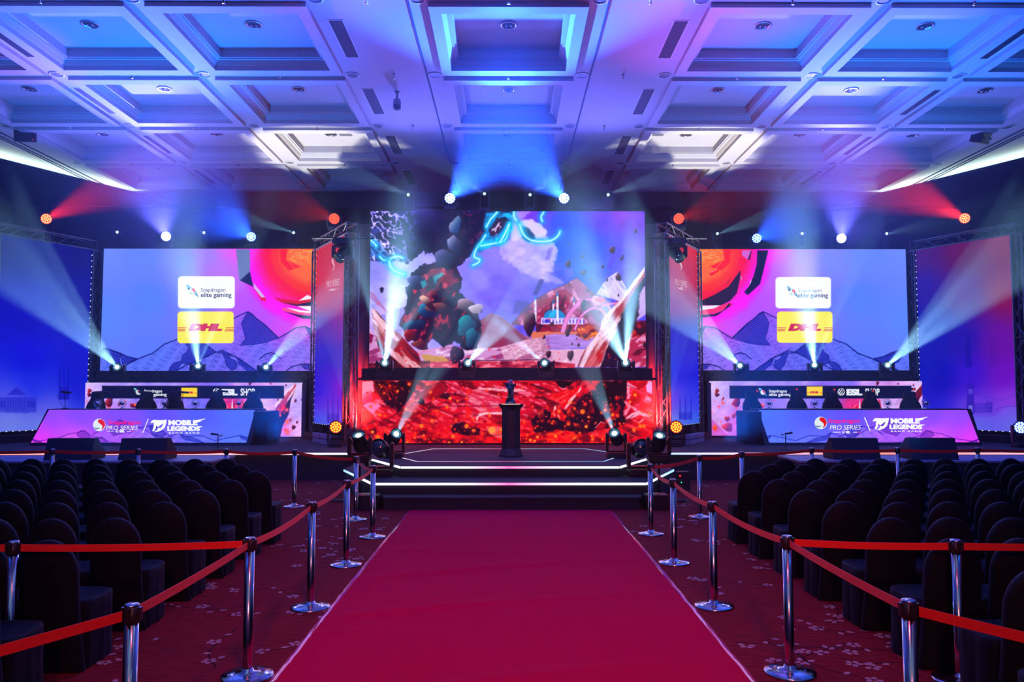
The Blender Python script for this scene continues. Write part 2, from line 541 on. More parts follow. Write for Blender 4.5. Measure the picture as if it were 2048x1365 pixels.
# ------------------------------------------------------------------ pictures shown on the LED walls, drawn with numpy
class Art:
    def __init__(self, x0, y0, x1, y1, s=1.0):
        self.x0, self.y0, self.s = x0, y0, s
        self.w = int(round((x1-x0)*s)); self.h = int(round((y1-y0)*s))
        self.X, self.Y = np.meshgrid(x0+(np.arange(self.w)+.5)/s, y0+(np.arange(self.h)+.5)/s)
        self.img = np.zeros((self.h, self.w, 3))
        self.xf = lambda p: p
    def noise(self, sx, sy=None, seed=0, oct=3, ang=0.0):
        sy = sx if sy is None else sy
        X = self.X*math.cos(ang)+self.Y*math.sin(ang); Y = -self.X*math.sin(ang)+self.Y*math.cos(ang)
        out = np.zeros_like(X); amp = 1.0; tot = 0
        rs = np.random.RandomState(seed)
        for o in range(oct):
            g = rs.rand(64, 64)
            u = X/sx*(2**o)+o*17.3+5000; v = Y/sy*(2**o)+o*9.1+5000
            iu = np.floor(u).astype(int); iv = np.floor(v).astype(int)
            fu = u-iu; fv = v-iv; fu = fu*fu*(3-2*fu); fv = fv*fv*(3-2*fv)
            a = g[iv % 64, iu % 64]; b = g[iv % 64, (iu+1) % 64]; c = g[(iv+1) % 64, iu % 64]; d = g[(iv+1) % 64, (iu+1) % 64]
            out += amp*((a*(1-fu)+b*fu)*(1-fv)+(c*(1-fu)+d*fu)*fv); tot += amp; amp *= 0.5
        return out/tot
    def cps(self, pts, eps=12.0, p=1.6):
        num = np.zeros_like(self.img); den = np.zeros_like(self.X)
        for x, y, c in pts:
            w = 1.0/((self.X-x)**2+(self.Y-y)**2+eps*eps)**p
            num += w[..., None]*np.array(c)/255.0; den += w
        return num/den[..., None]
    def put(self, mask, col, sl=None):
        sl = sl or (slice(None), slice(None))
        col = np.asarray(col, float)
        if col.ndim == 1: col = col/255.0
        t = self.img[sl]
        self.img[sl] = t*(1-mask[..., None])+col*mask[..., None]
    def bb(self, pts, pad):
        xs = [p[0] for p in pts]; ys = [p[1] for p in pts]
        a = max(0, int((min(xs)-pad-self.x0)*self.s)); b = min(self.w, int((max(xs)+pad-self.x0)*self.s)+2)
        c = max(0, int((min(ys)-pad-self.y0)*self.s)); d = min(self.h, int((max(ys)+pad-self.y0)*self.s)+2)
        return (slice(c, max(c, d)), slice(a, max(a, b)))
    def mask(self, pts, soft=0.7, pad=3):
        pts = [self.xf(p) for p in pts]
        sl = self.bb(pts, pad+soft); X = self.X[sl]; Y = self.Y[sl]
        ins = np.zeros(X.shape, bool); d2 = np.full(X.shape, 1e9); n = len(pts)
        for i in range(n):
            ax, ay = pts[i]; bx, by = pts[(i+1) % n]
            if ay != by:
                c = ((ay > Y) != (by > Y)) & (X < (bx-ax)*(Y-ay)/(by-ay)+ax)
                ins ^= c
            dx, dy = bx-ax, by-ay; L = dx*dx+dy*dy+1e-9
            t = np.clip(((X-ax)*dx+(Y-ay)*dy)/L, 0, 1)
            d2 = np.minimum(d2, (X-ax-t*dx)**2+(Y-ay-t*dy)**2)
        d = np.sqrt(d2)*np.where(ins, 1, -1)
        return np.clip(d/soft+0.5, 0, 1), sl, d
    def poly(self, pts, col, a=1.0, soft=0.7, rough=0.0, seed=1, rs=8):
        m, sl, d = self.mask(pts, soft, pad=3+rough)
        if m.size == 0: return
        if rough:
            n = self.noise(rs, seed=seed)[sl]-0.5
            m = np.clip((d+n*2*rough)/soft+0.5, 0, 1)
        if callable(col): col = col(self, sl)
        self.put(m*a, col, sl)
    def dist(self, pts, pad):
        pts = [self.xf(p) for p in pts]
        sl = self.bb(pts, pad); X = self.X[sl]; Y = self.Y[sl]
        d2 = np.full(X.shape, 1e9)
        for (ax, ay), (bx, by) in zip(pts[:-1], pts[1:]):
            dx, dy = bx-ax, by-ay; L = dx*dx+dy*dy+1e-9
            t = np.clip(((X-ax)*dx+(Y-ay)*dy)/L, 0, 1)
            d2 = np.minimum(d2, (X-ax-t*dx)**2+(Y-ay-t*dy)**2)
        return np.sqrt(d2), sl
    def stroke(self, pts, col, w=1.0, a=1.0):
        d, sl = self.dist(pts, w+2)
        if d.size: self.put(np.clip(w/2-d+0.5, 0, 1)*a, col, sl)
    def glow(self, pts, col, w, a=1.0):
        d, sl = self.dist(pts, w*3)
        if d.size: self.put(np.exp(-(d/w)**2)*a, col, sl)
    def bolt(self, pts, w=1.6):
        self.glow(pts, (0, 190, 255), 6.5*w/1.6, .6); self.glow(pts, (90, 240, 255), 2.4*w/1.6, .7); self.stroke(pts, (235, 255, 255), w)
    def rock(self, cx, cy, rx, ry, ang=0, dark=(45, 15, 35), lit=(170, 110, 120), a=1.0, soft=1.2):
        pts = []
        for i in range(14):
            t = i/14*6.283; k = 1+0.13*math.sin(3*t+cx)+0.08*math.sin(5*t+cy)
            x = rx*k*math.cos(t); y = ry*k*math.sin(t)
            pts.append((cx+x*math.cos(ang)-y*math.sin(ang), cy+x*math.sin(ang)+y*math.cos(ang)))
        px, py = self.xf((cx, cy))
        def col(A, sl):
            s = np.clip(-((A.X[sl]-px)/rx*0.55+(A.Y[sl]-py)/ry*0.6)*0.6+0.38, 0, 1)[..., None]**1.5
            return (np.array(dark)*(1-s)+np.array(lit)*s)/255.0
        self.poly(pts, col, a, soft)
    def hatch(self, pts, col, period=3.5, ang=0.5, w=0.9, wob=3.0, a=1.0, seed=3, dash=0.0):
        m, sl, d = self.mask(pts)
        if m.size == 0: return
        s = -1 if self.xf((1, 0))[0] < self.xf((0, 0))[0] else 1
        X = self.X[sl]*s; Y = self.Y[sl]
        u = X*math.cos(ang)+Y*math.sin(ang)+wob*2*(self.noise(34, seed=seed, oct=2)[sl]-.5)*2
        ph = np.abs((u/period) % 1-0.5)*period
        k = np.clip(w/2-ph+0.5, 0, 1)
        if dash:
            v = -X*math.sin(ang)+Y*math.cos(ang)
            row = np.floor(u/period+.5)
            q = np.sin(v/dash*6.283+row*2.4)+np.sin(v/dash*2.1+row*5.1)*.8
            k = k*np.clip(q*3-0.6, 0, 1)
        self.put(k*m*a, col, sl)
    def sample(self, P):
        u = np.clip((P[:, 0]-self.x0)*self.s-.5, 0, self.w-1.001); v = np.clip((P[:, 1]-self.y0)*self.s-.5, 0, self.h-1.001)
        iu = u.astype(int); iv = v.astype(int); fu = (u-iu)[:, None]; fv = (v-iv)[:, None]
        I = self.img
        iu1 = np.minimum(iu+1, self.w-1); iv1 = np.minimum(iv+1, self.h-1)
        return (I[iv, iu]*(1-fu)+I[iv, iu1]*fu)*(1-fv)+(I[iv1, iu]*(1-fu)+I[iv1, iu1]*fu)*fv

def Q(ox, oy, k, pts):
    return [(ox+x/k, oy+y/k) for x, y in pts]
def rect(x0, y0, x1, y1): return [(x0, y0), (x1, y0), (x1, y1), (x0, y1)]
def curve(pts, n=6):
    """Catmull-Rom through pts"""
    P = [pts[0]]+list(pts)+[pts[-1]]; out = []
    for i in range(1, len(P)-2):
        for k in range(n):
            t = k/n
            out.append(tuple(0.5*((2*P[i][j])+(-P[i-1][j]+P[i+1][j])*t+(2*P[i-1][j]-5*P[i][j]+4*P[i+1][j]-P[i+2][j])*t*t+(-P[i-1][j]+3*P[i][j]-3*P[i+1][j]+P[i+2][j])*t**3) for j in (0, 1)))
    out.append(tuple(pts[-1]))
    return out

def ink(A, base, hi, seed, sx, sy, ang, thr=.5, lo=None):
    """painted rock texture: streaks of a lighter and a darker tone"""
    def f(AA, sl):
        n = AA.noise(sx, sy, seed, 4, ang)[sl]; m = AA.noise(sx*2.3, sy*2.3, seed+5, 3, ang)[sl]
        k = np.clip((n-thr)*9, 0, 1)[..., None]; l = np.clip((0.44-m)*8, 0, 1)[..., None]
        c = np.array(base)*(1-k)+np.array(hi)*k
        c = c*(1-l)+np.array(lo if lo is not None else [b*.35 for b in base])*l
        return c/255.0
    return f

def art_main():
    A = Art(734, 421, 1294, 738, 1.0)
    L = lambda p: Q(720, 410, 4.137, p); R = lambda p: Q(1000, 410, 4.137, p)
    A.img = A.cps([(742,540,(150,140,245)),(745,600,(175,160,250)),(790,590,(210,205,255)),(800,560,(175,180,255)),(820,610,(190,175,255)),(980,480,(165,140,245)),(1000,560,(120,100,235)),
        (1040,600,(115,85,225)),(970,600,(125,100,235)),(1000,530,(150,135,250)),(960,560,(150,140,250)),(1020,430,(175,130,245)),(1060,430,(125,60,220)),(1090,430,(110,70,230)),(1120,445,(30,60,235)),(1150,480,(5,90,250)),
        (1165,540,(20,85,250)),(1130,500,(20,80,245)),(1200,440,(105,55,220)),(1240,430,(150,80,225)),(1285,440,(125,65,220)),(1280,500,(125,85,235)),(1240,500,(105,85,240)),(1200,540,(80,90,250)),
        (1250,550,(125,105,240)),(1190,570,(95,95,245)),(1050,500,(165,150,255)),(1080,540,(150,130,250)),(1100,590,(110,85,235)),(1130,560,(80,75,240)),(1180,500,(40,80,250)),(760,640,(200,170,240))], 14)
    n = A.noise(26, 14, 2, 4)[..., None]
    A.img = np.clip(A.img*(0.86+0.28*n), 0, 1)
    # clouds
    cl = R([(0,330),(130,240),(165,130),(240,120),(330,160),(385,200),(380,250),(440,320),(475,370),(470,430),(440,490),(445,560),(380,560),(420,640),(300,600),(180,560),(60,470),(0,420)])
    A.poly(cl, lambda a, s: np.clip(np.array([0.80,0.72,1.0])*(0.78+0.45*a.noise(16, 12, 9, 4)[s])[..., None], 0, 1), .75, 5, 5, 4)
    A.poly(R([(70,160),(240,120),(330,165),(385,205),(375,260),(300,280),(200,260),(100,300)]), (228, 214, 255), .85, 4, 4, 6)
    A.poly(R([(380,560),(440,590),(530,640),(500,660),(420,640)]), (190,170,250), .6, 4, 3, 6)
    A.poly(R([(360,260),(450,320),(478,380),(468,430),(420,400),(380,330)]), (205,185,252), .6, 4, 3, 6)
    A.poly(R([(0,50),(250,50),(190,125),(120,165),(40,200),(0,300)]), (200,170,250), .6, 5, 4, 7)
    for sx in (560, 640, 720, 800, 880):
        A.poly(R([(sx,50),(sx+40,50),(sx+160,700),(sx+90,700)]), (90,130,255), .13, 12)
    # storm of broken rock
    st = L([(60,40),(1260,40),(1241,130),(1180,200),(1080,290),(1000,350),(930,400),(860,470),(780,520),(700,470),(600,400),(480,400),(420,470),(370,480),(300,450),(230,480),(150,450),(60,440)])
    A.poly(st, (15, 14, 42), 1, 3, 8, 11)
    def cracks(a, s):
        r = 1-np.abs(a.noise(15, 9, 21, 3, 0.7)[s]-.5)*2
        left = np.clip((850-a.X[s])/70, 0.0, 1)
        k = np.clip((r-0.84)*9, 0, 1)*left
        r2 = 1-np.abs(a.noise(11, 20, 31, 3, -0.5)[s]-.5)*2
        k2 = np.clip((r2-0.91)*12, 0, 1)*np.clip((a.X[s]-840)/60, 0, 1)*0.5
        c = np.array([14, 13, 42])/255.+k[..., None]*(np.array([190, 170, 235])/255.)+k2[..., None]*(np.array([190, 40, 50])/255.)
        b = np.clip((a.noise(22, 14, 41, 3)[s]-.55)*5, 0, 1)*left
        return np.clip(c+b[..., None]*np.array([.22, .2, .5]), 0, 1)
    A.poly(st, cracks, 1, 3, 8, 11)
    A.poly(L([(1040,60),(1241,60),(1260,200),(1180,300),(1080,340),(1000,380),(940,380),(1000,300),(1030,220)]), lambda a, s: np.clip(np.array([0.02,.62,.95])*(0.25+1.3*a.noise(14, 8, 5, 3, -.8)[s])[..., None]**1.3, 0, 1), .9, 5, 4, 3)
    A.poly(L([(1130,110),(1200,90),(1241,130),(1180,190),(1130,260),(1080,250),(1060,210)]), ink(A, (60,20,50), (225,190,225), 8, 5, 9, .5, .55), .95, 2, 3)
    A.poly(L([(60,260),(150,300),(230,400),(240,450),(140,440),(60,420)]), (20,130,220), .45, 6, 4)
    A.rock(1055, 469, 11, 17, -.6, (20,40,80), (40,140,170), .85, 4)
    for b in (L([(80,290),(110,310),(135,340)]), L([(165,430),(190,455),(215,460)]), curve(L([(250,445),(285,430),(320,427),(352,440)])), L([(240,470),(250,510),(285,550),(365,575)]), L([(1135,60),(1080,120),(1045,185)]),
              curve(L([(1040,250),(1000,310),(960,370),(945,430),(990,452),(975,480),(935,500)])), curve(L([(1241,150),(1200,290),(1100,320),(1000,340)])),
              curve(R([(0,310),(40,240),(75,160)])), curve(R([(162,165),(200,250),(260,293),(350,303),(430,292),(480,255),(497,220)])), curve(R([(362,60),(340,100),(350,137)])), curve(R([(113,60),(118,100),(135,130)]))):
        A.bolt(b, 1.8)
    # far hills
    A.poly(R([(95,995),(200,860),(300,780),(420,710),(540,660),(620,610),(640,608),(735,690),(800,750),(900,800),(960,1000)]), ink(A, (165,85,130), (225,160,195), 3, 7, 16, -.6, .56, (110,25,60)), 1, 1)
    A.poly(R([(300,960),(320,800),(420,740),(540,700),(600,740),(560,860),(480,960)]), ink(A, (150,20,60), (215,120,150), 13, 6, 12, .6, .6, (60,5,30)), .8, 3, 3)
    A.stroke(R([(95,990),(200,860),(300,780),(420,710),(540,660),(620,610),(640,608),(735,690),(800,750)]), (80,30,70), 1.2)
    A.poly(R([(795,740),(850,655),(900,600),(970,553),(1040,680),(1060,740),(1000,800)]), ink(A, (222,205,250), (170,160,225), 6, 4, 16, -.7, .6, (200,180,240)), 1, 1)
    # town and lake
    A.poly(R([(260,1050),(330,1040),(860,1040),(900,1110),(260,1110)]), (214,120,90), 1, 2, 2)
    A.poly(R([(360,1075),(780,1070),(760,1180),(400,1200),(360,1130)]), lambda a, s: np.array([.68,.52,.82])*(0.85+.3*a.noise(30, 3, 4)[s])[..., None], 1, 2, 2)
    A.poly(R([(300,985),(850,985),(850,1045),(300,1050)]), ink(A, (140,15,45), (200,80,120), 23, 4, 4, 0, .6, (60,5,40)), 1, 2, 2)
    A.poly(R([(630,1080),(650,1020),(740,1000),(820,1010),(830,1060),(740,1110),(680,1110)]), ink(A, (190,80,25), (235,150,50), 24, 4, 4, 0, .55, (110,30,15)), 1, 2, 3)
    A.poly(R([(340,935),(690,935),(690,990),(340,990)]), (222,205,245))
    for x in range(350, 690, 28): A.poly(R(rect(x, 950, x+12, 980)), (110,80,200))
    A.poly(R([(345,930),(650,930),(650,945),(345,945)]), (190,160,225))
    A.poly(R([(360,935),(370,900),(400,875),(450,865),(500,875),(535,905),(540,935)]), (10,130,190))
    A.poly(R([(400,930),(410,900),(450,870),(470,872),(450,930)]), (60,185,230), .8)
    A.poly(R([(365,975),(372,950),(395,945),(412,952),(412,975)]), (70,50,190))
    for x, yt, yb, w in ((293,740,965,9), (440,772,875,7), (476,710,965,10), (612,760,840,7)):
        A.poly(R([(x-w,yb),(x-w+2,yt+45),(x+w-2,yt+45),(x+w,yb)]), (235,225,250))
        A.poly(R([(x-w+1,yt+45),(x,yt),(x+w-1,yt+45)]), (10,130,190))
        for yy in (yt+90, yt+140):
            if yy < yb: A.poly(R(rect(x-w-3, yy, x+w+3, yy+8)), (190,160,220))
    def arch(pts, w):
        c = curve(R(pts)); A.stroke(c, (150,70,140), w+1.2); A.stroke(c, (225,140,205), w)
    arch([(520,1045),(555,940),(610,860),(670,800)], 8); arch([(620,1030),(660,940),(720,880),(790,850),(850,880),(880,930)], 4)
    arch([(670,790),(760,785),(830,840)], 3.5); arch([(830,845),(880,825),(970,815)], 4)
    A.rock(1196, 602, 14, 11, 0, (200,150,190), (240,190,220), .9)
    A.poly(R([(780,790),(830,760),(880,790),(840,815)]), (190,60,70), .8); A.rock(1196, 613, 7, 3, 0, (120,50,80), (230,150,170))
    # near land left and centre
    A.poly(R([(-40,1130),(0,925),(90,985),(150,1060),(280,1110),(200,1140),(0,1190)]), (176,112,140), 1, 1)
    A.poly(L([(860,1100),(960,980),(1080,895),(1170,925),(1241,985),(1400,1120),(1241,1200),(900,1290)]), (176,112,140), 1, 1)
    A.hatch(L([(900,1080),(960,980),(1080,897),(1170,927),(1241,987),(1400,1120),(1300,1200),(1100,1240)]), (70,25,60), 1.9, 1.1, .8, 7, .8, 9)
    A.poly(L([(960,1000),(1040,950),(1150,1000),(1241,1200),(1100,1260),(950,1150)]), (150,25,60), .45, 8, 6)
    A.poly(R([(0,1180),(200,1120),(370,1090),(400,1200),(760,1190),(640,1345),(0,1345)]), ink(A, (222,170,200), (238,205,225), 15, 20, 5, -.4, .6, (180,110,150)), 1, 2)
    A.hatch(R([(0,1180),(200,1120),(370,1090),(400,1280),(0,1280)]), (110,40,80), 3.2, 1.25, .9, 6, .8, 12, 14)
    A.hatch(R([(340,1110),(400,1100),(440,1280),(350,1280)]), (120,60,110), 1.6, .1, .7, 3, .6, 12)
    A.poly([(736,655),(742,660),(760,690),(800,700),(850,700),(900,690),(940,700),(1000,695),(1012,728),(736,738)], ink(A, (205,150,200), (232,200,230), 16, 16, 5, -.2, .6, (150,60,110)), 1, 2)
    A.poly(L([(500,1240),(560,1238),(700,1260),(740,1290),(640,1320),(540,1300)]), (190,140,40), 1, 2, 2)
    A.poly(L([(560,1040),(720,1010),(790,1060),(800,1120),(600,1120)]), ink(A, (110,60,190), (170,110,220), 17, 8, 3, 0, .5), .9, 3, 3)
    A.stroke([(934,722),(1000,721),(1090,720)], (50,10,40), 1.4)
    A.poly([(850,724),(1092,722),(1150,728),(1150,738),(850,738)], ink(A, (190,60,80), (235,130,150), 18, 14, 4, -.1, .5, (110,15,40)), 1, 1.5)
    A.poly([(736,727),(860,722),(860,738),(736,738)], ink(A, (90,10,30), (200,50,60), 19, 14, 4, -.1, .5), 1, 1.5)
    # left city
    for x0, y0, x1, y1 in ((285,860,335,1010),(335,853,385,1010),(270,1010,300,1060),(180,910,210,950),(95,830,120,860),(300,1030,345,1080)):
        A.poly(L(rect(x0,y0,x1,y1)), (150,130,225), .75); A.stroke(L(rect(x0,y0,x1,y1)+[(x0,y0)]), (110,90,200), .7, .7)
    # heap of broken boulders thrown up in the middle (stand-in)
    heap = L([(360,900),(390,790),(380,690),(430,640),(420,560),(520,500),(640,470),(790,500),(850,600),(830,720),(900,800),(980,900),(1010,1050),(960,1180),(880,1200),(780,1130),(690,1170),(600,1110),(520,1160),(440,1130),(380,1080),(320,990)])
    A.poly(heap, ink(A, (50,14,42), (165,45,70), 50, 9, 14, .5, .58, (14,10,34)), 1, 2, 5, 5)
    A.poly(L([(500,600),(620,520),(760,540),(790,640),(700,720),(740,800),(560,790),(470,700)]), ink(A, (120,20,45), (205,80,90), 51, 7, 9, .9, .55, (40,8,30)), .95, 3, 5, 6)
    for cx, cy, rx, ry, an, d, l in ((470,640,75,60,.3,(20,20,55),(110,120,190)),(690,440,80,70,-.3,(22,20,50),(150,150,215)),(780,330,50,80,-.5,(25,25,60),(190,195,240)),(790,170,45,75,.4,(30,60,110),(215,225,250)),
                     (560,880,90,60,.2,(8,30,70),(20,150,185)),(450,990,100,45,-.2,(8,25,60),(25,150,175)),(880,1000,75,90,.5,(5,60,90),(10,200,200)),(930,1100,60,80,.2,(5,50,80),(20,160,180)),
                     (900,840,110,50,.4,(40,20,30),(205,170,190)),(960,860,60,40,-.2,(150,130,150),(250,245,250)),(660,860,120,45,.2,(30,15,35),(200,120,100)),(560,810,90,30,.8,(50,20,30),(235,180,150)),
                     (410,1080,50,50,0,(80,10,20),(210,70,50)),(500,1160,70,40,.2,(60,15,30),(170,90,80)),(460,920,35,45,.2,(60,15,35),(150,60,60)),(800,1240,60,70,.2,(14,8,30),(80,40,80))):
        A.rock(720+cx/4.137, 410+cy/4.137, rx/4.137, ry/4.137, an, d, l, .95, 1.5)
    A.poly(L([(600,600),(640,570),(690,560),(700,580),(640,620),(620,660)]), (50,190,190), .7, 3, 2)
    A.poly(L([(500,640),(540,620),(560,660),(520,690)]), (50,190,190), .7, 3, 2)
    # left shard
    A.poly(L([(95,850),(130,870),(240,1000),(330,1070),(400,1150),(480,1230),(525,1350),(230,1350),(150,1180),(110,1000)]), ink(A, (150,35,35), (225,170,180), 60, 26, 6, 0.9, .55, (60,5,20)), 1, 1.2)
    A.poly(L([(100,870),(200,960),(330,1120),(300,1130),(180,1010),(110,930)]), (240,200,215), .85, 1.5, 1)
    A.poly(L([(200,1150),(330,1240),(420,1350),(380,1350),(260,1250)]), (235,190,205), .7, 1.5, 1)
    A.poly(L([(60,700),(120,740),(240,900),(300,960),(230,900),(120,800),(65,760)]), (170,110,160), .7, 2, 1)
    A.poly(L([(70,1060),(110,1080),(100,1140),(70,1150)]), (120,10,60), .9, 2, 2)
    # right shard
    sh = R([(1197,515),(1150,580),(1100,640),(1050,720),(1000,780),(930,850),(850,950),(820,1050),(780,1110),(710,1190),(670,1260),(640,1345),(900,1345),(1000,1345),(1020,1200),(1080,1060),(1140,900),(1150,740),(1197,660)])
    A.poly(R([(1040,900),(1120,960),(1215,960),(1215,1345),(900,1345)]), ink(A, (175,55,85), (225,150,190), 61, 12, 5, -.5, .55, (90,10,30)), 1, 2)
    A.poly(R([(1150,740),(1200,660),(1215,900),(1100,980)]), (200,170,230), 1, 2)
    A.poly(R([(1120,980),(1170,975),(1215,1000),(1215,1060),(1060,1120)]), ink(A, (160,30,25), (220,100,40), 62, 4, 4, 0, .55), 1, 2, 3)
    A.poly(sh, ink(A, (165,60,60), (230,190,205), 63, 34, 5, -1.02, .53, (110,15,35)), 1, 1)
    A.poly(R([(1190,600),(1140,680),(1090,760),(1010,900),(950,1080),(880,1200),(830,1345),(1010,1345),(1030,1180),(1085,1060),(1145,900),(1150,740),(1196,665)]), (26,6,30), .96, 3, 3)
    A.poly(R([(1197,515),(1100,640),(1000,780),(900,880),(850,950),(830,1000),(900,920),(1010,800),(1100,690),(1190,570)]), (245,225,240), .85, 2, 1)
    A.poly(R([(820,1050),(720,1180),(650,1345),(690,1345),(760,1210),(850,1080)]), (240,215,235), .8, 2, 1)
    A.poly(R([(700,1345),(760,1240),(830,1180),(850,1260),(810,1345)]), (200,40,20), .6, 5, 3)
    # flying stones
    for x, y, rx, ry, an in ((930,375,24,30,.3),(1010,440,10,28,.5),(980,600,24,33,-.2),(690,562,24,24,0),(565,490,22,32,.3),(680,430,12,18,.4),(850,512,12,14,.6),(1087,535,7,14,.5),(755,613,8,16,.5),(885,620,8,18,.1),(980,748,7,14,0),
            (1122,218,12,20,.2),(725,710,11,16,.3),(400,1235,22,30,0),(583,1245,27,42,.1),(560,1055,22,36,.3),(690,820,20,42,.1),(245,985,50,95,.1),(365,1095,11,18,.4),(650,1160,9,18,.2),(705,1090,18,14,0),(595,1150,8,10,0),(565,327,8,10,0),
            (1195,1155,14,24,0),(430,985,16,18,0),(258,865,10,10,0),(1160,170,5,5,0),(957,527,4,4,0),(633,1107,7,7,0)):
        A.rock(1000+x/4.137, 410+y/4.137, rx/4.137, ry/4.137, an, (35,10,30), (165,105,110), 1, 1.2)
    A.rock(763.5, 580, 4, 6, 0, (30,15,50), (60,30,60))
    for p, c, al in ((R([(270,745),(330,610),(365,620),(310,750)]), (60,35,120), .75), (R([(375,455),(400,360),(440,350),(410,455)]), (95,70,190), .5), (R([(885,530),(925,420),(960,410),(920,540)]), (110,50,200), .45), (R([(100,900),(135,790),(230,800),(260,860),(200,900)]), (60,20,110), .5), (R([(530,525),(560,600),(610,590),(600,530)]), (150,110,210), .4)):
        A.poly(p, c, al, 4)
    rs = random.Random(5)
    for i in range(70):
        x = rs.uniform(740, 1290); y = 737-abs(rs.gauss(0, 55))
        A.glow([(x, y), (x+.1, y)], (255, 50, 50), rs.choice((1.0, 1.3, 1.8)), .9)
    return A

def embers(A, x0, x1, y0, y1, n, seed, bias=1.6, hot=1.0):
    rs = random.Random(seed)
    for i in range(n):
        x = rs.uniform(x0, x1); y = y0+(y1-y0)*(1-rs.random()**bias*1.0)
        r = rs.choice((.7, .8, .9, 1.1, 1.3, 1.6, 2.2, 3.0))
        c = rs.choice(((255,60,10), (255,90,20), (255,120,30), (255,40,20), (255,150,60)))
        A.glow([(x, y), (x+.1, y)], (255, 30, 0), r*1.9, .45*hot)
        d, sl = A.dist([(x, y), (x+.1, y)], 6)
        if d.size: A.put(np.clip((r-d)+.5, 0, 1)*.95, c, sl)

def art_low():
    A = Art(720, 759, 1309, 891, 1.0)
    M = lambda p: Q(700, 740, 6.6065, p); N = lambda p: Q(1010, 740, 6.6065, p)
    A.img = ink(A, (200,28,48), (240,110,140), 70, 13, 4, .35, .52, (105,3,12))(A, (slice(None), slice(None)))
    g = np.clip((A.Y-800)/90, 0, 1)[..., None]
    A.img = A.img*(1-g*.6)+g*.6*ink(A, (215,16,5), (250,70,45), 71, 11, 4, -.25, .54, (60,0,8))(A, (slice(None), slice(None)))
    D = (22, 3, 22)
    A.poly(M([(300,150),(900,150),(830,330),(700,480),(640,560),(560,500),(430,420),(340,250)]), ink(A, (40,4,24), (150,15,20), 72, 14, 4, .9, .56, (18,3,24)), 1, 2, 4)
    A.poly(M([(150,150),(300,150),(320,290),(250,290),(150,330)]), (245,150,180), 1, 2, 2); A.rock(732, 797, 14, 12, 0, (190,40,90), (250,190,220))
    A.poly(M([(150,560),(220,540),(300,600),(340,680),(280,720),(150,740)]), D, 1, 2, 3)
    A.poly(M([(150,470),(250,430),(340,440),(420,480),(330,560),(350,620),(230,520)]), (225,130,190), 1, 2, 3)
    A.poly(M([(870,340),(1180,165),(1260,180),(1290,240),(1250,300),(1030,450),(930,440),(880,400)]), ink(A, (225,50,80), (250,150,160), 73, 18, 7, -.5, .45, (150,10,30)), 1, 1.5)
    A.stroke(M([(870,400),(870,340),(1180,165),(1250,170),(1290,240),(1250,300),(1200,340),(1030,450),(960,490)]), (60,5,20), 1.3)
    for c in ((940,420,45,40),(1260,350,80,40),(1385,320,14,20)): A.rock(700+c[0]/6.6, 740+c[1]/6.6, c[2]/6.6, c[3]/6.6, 0, D, (110,10,20))
    A.poly(M([(1330,730),(1500,700),(1700,790),(1700,860),(1500,870),(1360,820)]), D, .9, 4, 4)
    A.poly(M([(820,920),(1000,890),(1300,910),(1600,960),(1300,975),(900,975)]), (60,3,15), .85, 3, 3)
    A.poly(M([(260,790),(330,770),(370,820),(340,870),(290,840)]), D, .8, 3, 3)
    A.poly(M([(1600,270),(1800,240),(1990,260),(1990,560),(1700,540),(1590,470),(1570,380)]), ink(A, (220,60,90), (245,140,165), 74, 16, 5, .3, .5, (140,10,30)), .9, 2, 3)
    A.poly(M([(1690,240),(1900,245),(2060,265),(2060,285),(1900,275),(1700,262)]), (250,190,210), .9, 1.5, 1)
    A.poly(M([(1660,640),(1700,580),(1800,560),(2010,565),(2010,590),(1800,590),(1700,620),(1680,680)]), (250,200,215), .9, 1.5, 1)
    A.poly(M([(1790,750),(2000,760),(2010,920),(1850,850)]), (240,130,150), .8, 2, 2)
    for p in ([(420,700),(560,620),(640,560),(760,500),(880,420)], [(1180,150),(1300,180),(1430,260),(1530,350),(1600,360)], [(1000,520),(1200,490),(1500,480),(1960,478)], [(700,740),(900,640),(1100,530),(1200,500)], [(380,690),(460,740),(560,760),(720,735)],
              [(1360,630),(1450,580),(1600,575),(1700,600)], [(640,660),(760,690),(820,750)], [(0,840),(200,850),(480,1000)], [(1700,840),(1900,870),(2010,850)]):
        A.stroke(curve(M(p)), (45,4,14), 1.1, .85)
    # right half
    A.poly(N([(0,250),(180,250),(280,275),(160,290),(0,290)]), (250,190,205), .85, 1.5, 1)
    A.poly(N([(340,690),(400,600),(520,530),(600,560),(800,520),(960,300),(1060,300),(1200,150),(1610,140),(1600,400),(1560,560),(1620,700),(1500,760),(1200,800),(1000,860),(500,860),(360,800)]), ink(A, (30,2,22), (150,10,15), 75, 12, 8, .9, .62, (18,2,24)), 1, 3, 5)
    A.poly(N([(560,380),(620,300),(800,270),(930,240),(960,150),(1040,140),(960,300),(850,420),(780,530),(720,430),(640,400)]), ink(A, (215,20,20), (250,90,90), 76, 14, 5, -.6, .5, (120,5,10)), 1, 2, 2)
    A.poly(N([(1040,140),(960,290),(860,380),(780,520),(820,520),(900,400),(1000,280),(1010,190)]), (252,200,215), .9, 1.5, 1)
    A.poly(N([(1040,140),(1260,145),(1160,280),(1060,320),(900,480),(850,540),(790,540),(900,400),(1000,280)]), ink(A, (200,15,30), (240,50,60), 77, 12, 4, -1, .5, (110,3,15)), .95, 2, 2)
    A.poly(N([(665,150),(920,150),(870,200),(760,240),(700,220)]), D, 1, 2, 2)
    A.poly(N([(590,640),(640,480),(700,470),(760,560),(790,690),(700,640)]), ink(A, (185,20,20), (250,140,130), 78, 8, 5, 1, .55), 1, 2, 3)
    A.poly(N([(640,560),(650,480),(670,470),(680,520)]), (250,200,210), .9, 1.5, 1)
